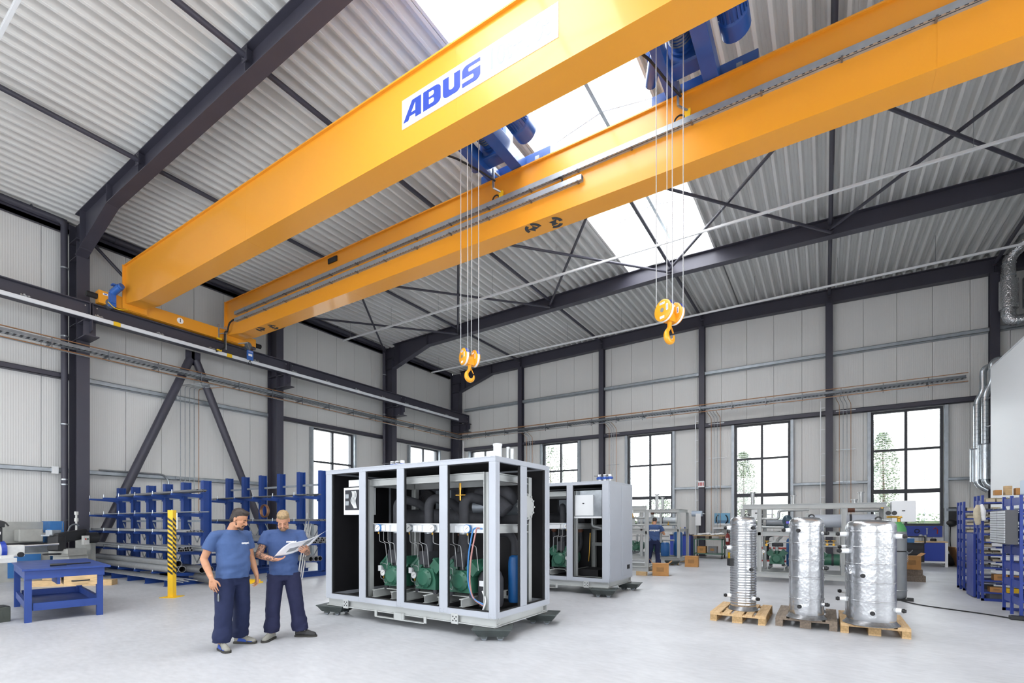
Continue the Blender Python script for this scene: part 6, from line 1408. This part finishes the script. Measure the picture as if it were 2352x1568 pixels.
# heaps of small metal parts on the middle unit
rp = random.Random(21)
for z, nm in ((1.84,'just under the top bins'),(1.68,'at eye level'),(1.52,'below eye level'),(1.36,'above the mid-height bins'),(.94,'at hip height'),(.68,'at knee height')):
    mb = MB()
    for k in range(26):
        x = rp.uniform(2.78,3.7); y = rp.uniform(13.54,13.75); a = rp.uniform(0,PI); L = rp.uniform(.03,.07); r = rp.uniform(.008,.018)
        mb.cyl((x-L*math.cos(a),y-L*math.sin(a),z+r+.001),(x+L*math.cos(a),y+L*math.sin(a),z+r+.001),r,7)
    o = mb.build('metal_fittings', 'zinc', None, 40, kind='stuff'); o['label'] = f'loose metal fittings on the middle shelving unit {nm}'; o['category'] = 'fittings'
def carton(x, y, z, dx, dy, dz, label, rz=0, m='carton', open_=False, grp=None):
    C = thing('cardboard_box', label, 'box', (x,y,z), rz, grp)
    MB().box(-dx/2,dx/2,-dy/2,dy/2,0,dz).build('carton', m, C)
    MB().box(-dx/2-.001,dx/2+.001,-.025,.025,dz*.6,dz+.001).build('tape', 'carton_dark', C); MB().box(-dx*.25,dx*.2,-dy/2-.002,-dy/2,dz*.35,dz*.7).build('print', 'carton_dark', C)
    if open_:
        f = MB(); f.bar((-dx/2,0,dz),(-dx/2-.08,0,dz+.12),dy,.004,(0,0,1)); f.bar((dx/2,0,dz),(dx/2+.1,0,dz+.08),dy,.004,(0,0,1)); f.build('flap', m, C)
    return C
carton(2.98,13.68,.42,.2,.2,.12,'left small carton on a low shelf of the middle unit'); carton(3.2,13.68,.42,.17,.2,.1,'right small carton on a low shelf of the middle unit')
carton(2.92,13.68,.18,.2,.2,.1,'brown carton on the lowest shelf of the middle unit'); 
tag(MB().box(3.06,3.24,13.58,13.78,.18,.27).build('yellow_carton', 'tag_yellow'), 'yellow carton on the lowest shelf of the middle unit', 'box')
tag(MB().box(2.82,3.1,13.58,13.9,.0,.15).build('grey_crate', 'louver_grey'), 'grey crate on the floor under the middle shelving unit', 'crate'); tag(MB().box(3.4,3.66,13.58,13.9,.0,.34).build('beige_crate', 'bin_beige'), 'beige crate on the floor under the middle shelving unit', 'crate')
tag(MB().box(2.8,3.25,15.36,15.7,.0,.165).build('grey_crate', 'louver_grey'), 'grey crate on the floor under the farthest shelving unit', 'crate')
c = thing('drawer_cabinet', 'grey louvred drawer cabinet with silver drawers on the nearest shelving unit', 'cabinet', (2.56,11.4,1.22))
MB().box(.0,.15,0,.9,0,.58).build('case', 'louver_grey', c)
lv = MB()
for k in range(20): lv.box(.005,.145,-.006,0,.02+k*.028,.036+k*.028)
lv.build('louver', 'louver_grey', c, kind='stuff')
for i in range(2):
    for k in range(13):
        o = MB().box(-.012,0,.03+i*.44,.43+i*.44,.02+k*.0425,.054+k*.0425).build('drawer', 'drawer_silver', c)
o = MB().box(-.14,.14,-.2,.2,0,.26).build('plastic_tub', 'tub_blue'); o.location = (3.0,11.75,2.06); bevel(o,.02); tag(o, 'pale blue plastic tub on top of the nearest shelving unit', 'tub')
o = MB().box(-.12,.12,-.2,.2,0,.24).build('plastic_tub', 'tub_blue'); o.location = (3.32,11.75,2.06); bevel(o,.02); tag(o, 'second pale plastic tub on the nearest shelving unit, cut by the picture edge', 'tub')
c = thing('work_gloves', 'pale cloth gloves hanging on a post of the middle unit', 'gloves', (2.62,13.48,1.72))
cl = MB(); cl.tube([(0,0,.22),(-.02,-.02,.12),(-.02,-.03,-.02),(0,-.02,-.18)],[.03,.055,.06,.045],10); remesh(cl, 'glove', ['bin_beige'], .012, c, 2, .006, 20); cl = MB(); cl.tube([(.05,0,.24),(.07,-.02,.1),(.08,-.03,-.1)],[.025,.05,.035],10); remesh(cl, 'glove', ['white_paint'], .012, c, 2, .006, 20)
for k, (x, l) in enumerate(((2.95,.1),(3.1,.18),(3.25,.13))): tag(MB().box(x-.05,x+.05,13.6,13.75,2.14,2.14+l).build('carton_piece', 'carton' if k != 1 else 'timber'), f'small {["carton","wooden piece","carton"][k]} on top of the middle unit, {names[k]} from the post', 'box', 'small things on the middle unit')
# shelf contents of the nearest unit
for k, z in enumerate((.9,1.2,1.5)): tag(MB().lathe([(.02,-.12),(.07,-.12),(.07,.12),(.02,.12)],16,(2.95,11.55,z+.07),'x').build('tape_roll', 'zinc_dark', None, 40), f'grey roll on the {["low","middle","high"][k]} shelf of the nearest unit', 'roll')
# cable on the floor
c = thing('extension_cable', 'black cable running across the floor to a plug by the shelves', 'cable')
P = [(1.3,12.55,.012),(1.5,12.1,.012),(1.9,11.8,.012),(2.35,11.5,.012),(2.65,11.15,.012),(2.8,11.2,.012)]
MB().tube(rnd(P,.3,6),.011,7).build('cord', 'black_rubber', c, 40); o = MB().box(2.55,2.85,11.1,11.22,.0,.07).build('socket_strip', 'black_plastic', c); bevel(o,.015)
MB().tube(rnd([(2.7,11.1,.012),(2.75,10.8,.012),(3.2,10.5,.012),(3.6,10.5,.012)],.2,6),.009,7).build('cord', 'black_rubber', c, 40)
# ------------------------------------------------------------------ work corner at the gable, right
c = thing('work_bench', 'white-framed workbench with blue cabinet at the gable window', 'bench', (1.55,22.75,0))
MB().box(0,2.1,0,.75,.86,.9).build('bench_top', 'timber', c)
for x in (0,2.02):
    for y in (0,.67): MB().box(x,x+.08,y,y+.08,0,.86).build('leg', 'white_paint', c)
o = MB().box(1.4,2.02,.02,.7,.2,.86).build('cabinet', 'decal_blue', c); MB().box(1.42,2.0,.0,.02,.22,.84).build('cabinet_door', 'decal_blue', o); MB().box(1.4,2.02,.0,.03,.14,.2).build('plinth_rail', 'white_paint', o)
MB().box(.0,1.4,.3,.7,.1,.2).build('foot_shelf', 'white_paint', c)
c = thing('tool_pegboard', 'blue tool pegboard behind the workbench', 'pegboard', (1.0,24.41,1.02))
MB().box(0,2.75,0,.03,0,.42).build('board', 'decal_blue', c)
for k, (x, kind) in enumerate(((.3,0),(.6,1),(.95,0),(1.3,2),(1.65,0),(2.0,1),(2.3,0),(2.55,2))):
    b = MB()
    if kind == 0: b.box(x-.015,x+.015,-.03,0,.1,.34).box(x-.03,x+.03,-.03,0,.3,.34)
    elif kind == 1: b.torus((x,-.02,.22),.07,.014,'y',16,6)
    else: b.tube([(x-.06,-.02,.3),(x,-.02,.36),(x+.06,-.02,.28),(x+.05,-.02,.12)],.016,7)
    b.build('hand_tool', ['zinc','tool_black','red_print'][kind], c, 40)
for k, (x, m, h, r) in enumerate(((2.95,'zinc',.22,.06),(3.08,'zinc',.2,.05),(2.6,'white_paint',.15,.07),(2.3,'tool_black',.12,.1),(3.3,'tool_black',.08,.09))):
    tag(MB().cyl((x,23.1,.9),(x,23.1,.9+h),r,14).cyl((x,23.1,.9+h),(x,23.1,.9+h+.02),r*.8,14).build('can', m, None, 40), ['left silver can on the workbench','right silver can on the workbench','white tub on the workbench','black pot on the workbench','flat black tin at the bench end'][k], 'can')
c = thing('tool_trolley', 'black tool trolley with handle in front of the workbench', 'trolley', (1.75,20.3,0), .1)
o = MB().box(0,.95,0,.5,.3,.92).build('body', 'tool_black', c); MB().tube(rnd([(-.02,.02,.9),(-.02,.02,1.12),(.97,.02,1.12),(.97,.02,.9)],.05),.02,8).build('handle', 'black_plastic', c, 40)
for x in (.1,.85):
    for y in (.08,.42): MB().lathe([(.01,-.02),(.075,-.02),(.075,.02),(.01,.02)],14,(x,y,.075),'x').box(x-.03,x+.03,y-.03,y+.03,.15,.3).build('caster', 'zinc_dark', c, 40)
for z in (.45,.62,.78): MB().box(.03,.92,-.012,0,z-.06,z+.06).build('drawer', 'charcoal', c)
for k, (x, m) in enumerate(((.15,'carton'),(.4,'white_paint'),(.62,'hose_blue'))): 
    o = MB().box(-.09,.09,-.1,.1,0,.08+.03*k).build('trolley_item', m); o.location = (1.75+x, 20.5+.05*k, .921); tag(o, ['small carton on the black tool trolley','white box on the black tool trolley','blue box on the black tool trolley'][k], 'box')
c = thing('office_chair', 'black swivel chair behind the gas cylinder', 'chair', (1.75,17.9,0), .3)
MB().box(-.22,.22,-.22,.22,.44,.52).build('seat', 'tool_black', c); o = MB().box(-.2,.2,.2,.27,.62,1.02).build('backrest', 'tool_black', c); bevel(o,.05,3); MB().cyl((0,0,.1),(0,0,.44),.03,10).build('column', 'zinc', c, 40)
MB().box(-.02,.02,.2,.24,.48,.7).build('back_bar', 'tool_black', c)
for k in range(5): a = 2*PI*k/5; MB().bar((0,0,.1),(.28*math.cos(a),.28*math.sin(a),.07),.04,.03).ball((.28*math.cos(a),.28*math.sin(a),.035),.035,n=10,m=6).build('foot', 'tool_black', c)
carton(1.95,17.0,.32,.38,.3,.36,'open cardboard box on wooden blocks behind the gas cylinder',.2,'carton',True)
tag(MB().box(1.7,2.25,16.8,17.25,.0,.16).box(1.72,2.2,16.9,17.05,.16,.32).build('wooden_blocks', 'pallet_old'), 'weathered wooden blocks under the open cardboard box', 'blocks')
c = thing('wall_device', 'black device with round foot hanging on the gable wall', 'device', (3.98,24.38,1.42))
o = MB().box(-.2,.2,-.12,.05,.18,.72).build('housing', 'tool_black', c); bevel(o,.04); MB().ball((0,-.06,.14),.18,(1.1,.6,.8),16,10).build('round_foot', 'black_plastic', c, 50); MB().box(-.14,.14,-.15,-.12,.58,.68).build('vent', 'zinc_dark', c); MB().tube(rnd([(0,0,.0),(-.02,0,-.6),(.1,0,-1.3)],.2),.012,6).build('cord', 'black_rubber', c, 40)
tag(MB().ball((3.85,23.6,.22),.3,(1,.7,.75),12,8).build('black_sack', 'black_rubber', None, 50), 'black sack slumped at the gable wall', 'bag')
o = MB().box(-.02,.02,-.3,.3,0,.75).build('folded_carton', 'carton_dark'); o.location = (4.05,23.2,.0); o.rotation_euler = (0,-.35,.2); tag(o, 'folded flat carton leaning at the gable wall', 'carton')
# ================================================================== things at the far wall, left of the tanks
c = thing('pallet_cart', 'green wheeled cart carrying a pallet in front of the gable wall', 'cart', (-4.9,22.6,0))
mat('cart_green', '#4f7263', .5, 0, .1, 8)
for x in (0,1.15):
    for y in (0,.65): MB().box(x,x+.05,y,y+.05,.14,.86).build('leg', 'cart_green', c); MB().lathe([(.01,-.02),(.07,-.02),(.07,.02),(.01,.02)],14,(x+.02,y+.02,.07),'x').build('caster', 'tool_black', c, 40)
MB().box(0,1.2,0,.7,.18,.22).build('lower_shelf', 'cart_green', c); MB().box(0,1.2,0,.7,.82,.86).build('upper_frame', 'cart_green', c)
for y in (0,.25,.5): MB().box(-.05,1.25,y,y+.15,.98,1.0).build('board', 'pallet_new', c)
for x in (0,.5,1.05): MB().box(x,x+.14,0,.65,.86,.98).build('bearer', 'pallet_old', c)
cl = MB()
for k in range(6): cl.ball((-4.7+.18*k,22.85+.06*(k%2),1.04+.02*(k%3)),.1,(1.2,1,.5),10,6)
b = thing('packing_foil', 'crumpled white packing foil on the pallet cart', 'foil'); remesh(cl, 'sheet', ['white_paint'], .015, b, 1, .02, 18)
for k, (x, m) in enumerate(((-4.6,'carton'),(-4.15,'foil_dark'))): carton(x,22.95,.221,.35,.35,.3,['brown carton on the lower shelf of the green cart','dark box on the lower shelf of the green cart'][k],0,m)
c = thing('blue_cabinet', 'low blue cabinet with tools on top left of the green cart', 'cabinet', (-6.0,22.9,0))
MB().box(0,.9,0,.6,0,.98).build('body', 'decal_blue', c); MB().box(.02,.44,-.015,0,.05,.95).build('door', 'decal_blue', c); MB().box(.46,.88,-.015,0,.05,.95).build('door', 'decal_blue', c); MB().box(-.02,.92,-.03,.62,.98,1.02).build('top', 'tool_black', c)
for k, (x, h, m) in enumerate(((-5.8,.25,'tool_black'),(-5.6,.32,'tag_yellow'),(-5.4,.35,'valve_blue'),(-5.25,.28,'red_print'))): tag(MB().cyl((x,23.15,1.021),(x,23.15,1.02+h),.03,8).box(x-.05,x+.05,23.1,23.2,1.021,1.06).build('bench_tool', m, None, 40), ['black','yellow','blue','red'][k]+' tool standing on the low blue cabinet', 'tool', 'tools on the blue cabinet')
c = thing('paper_roll', 'blue paper roll on a bracket at the middle slim column', 'roll', (-5.0,23.85,1.98))
MB().cyl((-.24,0,0),(.22,0,0),.13,18).build('roll', 'tub_blue', c, 40); MB().cyl((-.3,0,0),(.3,0,0),.02,8).box(-.3,-.27,-.02,.25,-.02,.02).box(.27,.3,-.02,.25,-.02,.02).build('holder', 'zinc', c, 40); MB().box(-.05,.18,-.13,-.126,-.55,0).build('loose_end', 'white_paint', c)
c = thing('wall_poster', 'blue picture poster with black hose ring in front, on the gable wall', 'poster', (-4.02,24.4,1.45))
mat('poster_blue', '#7fb6d6', .6); mat('poster_sea', '#5f86a8', .6)
MB().box(-.34,.34,0,.02,0,.55).build('sheet', 'poster_blue', c); MB().box(-.3,.3,-.004,0,.1,.22).build('picture_band', 'poster_sea', c); MB().box(-.34,.34,-.004,0,0,.08).build('white_border', 'white_paint', c)
for s in (0,1): MB().torus((0,-.05,.27),.25,.024,'y',18,7,(-.9 if s == 0 else PI-.9),(.9 if s == 0 else PI+.9)).build('hose_ring', 'black_rubber', c, 40)
o = MB().box(-.4,.4,-.3,.0,0,.06).box(-.38,-.34,-.04,0,-.3,0).box(.34,.38,-.04,0,-.3,0).build('wall_shelf', 'white_paint'); o.location = (-3.95,24.4,1.28); tag(o, 'small white wall shelf under the blue poster', 'shelf')
mat('extinguisher', '#8f2f2d', .4)
for k, (x, z) in enumerate(((-3.75,.55),(-3.05,.45))):
    c = thing('fire_extinguisher', ['dark red fire extinguisher on the gable wall, left one','dark red fire extinguisher on the gable wall, right one with hose loop'][k], 'extinguisher', (x,24.2,z), 0, 'fire extinguishers')
    MB().lathe([(.03,0),(.085,.01),(.09,.05),(.09,.4),(.07,.47),(.03,.5),(.025,.56)],18).build('bottle', 'extinguisher', c, 40); MB().box(-.02,.1,-.02,.02,.56,.6).cyl((-.02,0,.56),(-.02,0,.62),.02,8).build('valve_head', 'black_plastic', c)
    MB().tube(rnd([(0,-.02,.58),(.0,-.02,.74),(.14,-.03,.72),(.17,-.04,.4),(.1,-.08,.2)],.1),.014,7).build('hose', 'black_rubber', c, 40); MB().box(-.05,.05,-.094,-.09,.15,.32).build('label', 'white_paint', c)
c = thing('machine_vice', 'blue bench vice on a stand at the gable wall', 'vice', (-2.95,23.5,0))
MB().box(-.25,.25,-.2,.2,.72,.78).build('stand_top', 'tool_black', c); MB().box(-.03,.03,-.03,.03,0,.72).build('stand_post', 'tool_black', c); o = MB().box(-.12,.2,-.08,.08,.78,.98).build('vice_body', 'valve_blue', c); bevel(o,.02); MB().cyl((-.3,0,.88),(-.12,0,.88),.02,8).build('spindle', 'zinc', c, 40)
c = thing('yellow_tool_case', 'yellow and black machine case on the floor by the far wall', 'case', (-3.3,23.0,0), .2)
o = MB().box(-.25,.25,-.15,.15,0,.28).build('shell', 'tag_yellow', c); bevel(o,.03); MB().lathe([(.03,-.17),(.13,-.17),(.13,-.15),(.03,-.15)],16,(-.05,0,.16),'y').build('reel_disc', 'tool_black', c, 40); MB().tube(rnd([(-.15,0,.28),(-.15,0,.36),(.15,0,.36),(.15,0,.28)],.05),.018,8).build('grip', 'tool_black', c, 40)
carton(-4.15,14.75,.0,.46,.36,.36,'cardboard box beside the open skid on wooden blocks',.3,'carton',True); carton(-4.0,18.2,.0,.44,.34,.38,'cardboard box beside the farthest skid',.1,'carton')
skate(-4.75,18.45,.2,'dark machine skate beside the farthest skid')
# ladder behind the tanks
c = thing('ladder', 'white step ladder leaning behind the slimmest tank', 'ladder', (-1.75,16.1,0))
for x in (0,.42): MB().bar((x,.3,0),(x+.03*(1 if x == 0 else -1),.9,2.0),.05,.03).build('rail', 'white_paint', c)
for k in range(7): MB().bar((.03,.3+.08*k,.27*k+.2),(.39,.3+.08*k,.27*k+.2),.05,.02).build('rung', 'zinc', c)
# welding helmet on the skid
c = thing('welding_helmet', 'dark blue welding helmet with violet visor hanging at the open skid', 'helmet', (-.82,14.55,1.5), .25)
hm = MB(); hm.ball((0,0,.12),.14,(.85,1,1.15),20,14); hm.ball((0,-.05,.02),.12,(.85,.9,1.1),18,12); mat('helmet_blue','#2d4352',.35); remesh(hm, 'shell', ['helmet_blue'], .01, c, 3)
mat('visor', '#6a63d6', .2); MB().box(-.08,.08,-.165,-.13,.04,.13).build('frame', 'tool_black', c); MB().box(-.06,.06,-.17,-.16,.055,.115).build('visor', 'visor', c)
# red shelves glimpsed behind the skid
c = thing('parts_rack', 'rack of red and white trays behind the open skid', 'rack', (-1.9,17.3,0))
for k in range(6): MB().box(0,1.5,0,.4,.15+.2*k,.2+.2*k).build('tray', 'red_print' if k % 2 else 'white_paint', c)
for x in (0,1.46): MB().box(x,x+.04,0,.4,0,1.3).build('side', 'zinc', c)
# ================================================================== outside: yard, hedge, trees, building
mat('yard', '#b9b7b2', .9); mat('leaf', '#66745a', .8, 0, .3, 2, hex2='#4d5c42'); mat('bark', '#5a4a3c', .9); mat('facade', '#e4e2dc', .9); mat('facade_glass', '#c3ccd4', .2)
g = MB().box(-45,35,YB+.5,70,-.3,-.05).box(-60,XL-.5,-20,YB+.5,-.3,-.05).build('ground_outside', 'yard'); struct(g)
def tree(x, y, h, r, seed, label, low=.2):
    C = thing('tree', label, 'tree', (x,y,-.05), 0, 'trees outside the gable windows'); R = random.Random(seed)
    MB().tube([(0,0,0),(.05,0,h*.4),(0,.05,h*.85)],[.09,.07,.02],8).build('trunk', 'bark', C, 40)
    mb = MB()
    for k in range(2600):
        z = R.uniform(low,1)*h; w = r*math.sin(PI*min(1,max(.08,(z/h-low)/(1.02-low))))**.6; a = R.uniform(0,2*PI); q = w*math.sqrt(R.random())*R.uniform(.85,1.1)
        p = Vector((q*math.cos(a), q*math.sin(a), z)); u = Vector((R.uniform(-1,1),R.uniform(-1,1),R.uniform(-.6,.6))).normalized()*.07; v = u.orthogonal().normalized()*.04
        mb.add([p-u, p+v, p+u, p-v],[(0,1,2,3)])
    mb.build('foliage', 'leaf', C, kind='stuff')
tree(2.55,32,6.3,.75,1,'slim pale green tree outside the rightmost gable window'); tree(-4.1,32,5.8,.8,2,'slim pale green tree outside the fourth gable window'); tree(-16.6,31,7.0,2.0,3,'broad green tree outside the second gable window'); tree(-9.6,34,3.4,1.4,4,'low bushy tree outside the third gable window',.1)
for k, (x0, x1) in enumerate(((-12,-2),(-1,14))):
    R = random.Random(40+k); C = thing('hedge', ['left hedge in the yard behind the third and fourth windows','right hedge in the yard behind the rightmost window'][k], 'hedge', (0,33.5,-.05)); mb = MB()
    for q in range(2200):
        p = Vector((R.uniform(x0,x1),R.uniform(-.4,.4),R.uniform(0,2.0+.2*math.sin(q)))); u = Vector((R.uniform(-1,1),R.uniform(-1,1),R.uniform(-.6,.6))).normalized()*.09; v = u.orthogonal().normalized()*.05; mb.add([p-u,p+v,p+u,p-v],[(0,1,2,3)])
    mb.box(x0,x1,-.25,.25,0,1.7); mb.build('foliage', 'leaf', C, kind='stuff')
c = thing('office_building', 'pale building across the yard behind the gable windows', 'building', (2,44,-.05))
MB().box(-8,16,0,8,0,9).build('wall', 'facade', c)
for z in (1.2,4.2,7.0):
    for x in (-6,-3,0,3,6,9,12): MB().box(x,x+1.3,-.06,0,z,z+1.4).build('window', 'facade_glass', c)
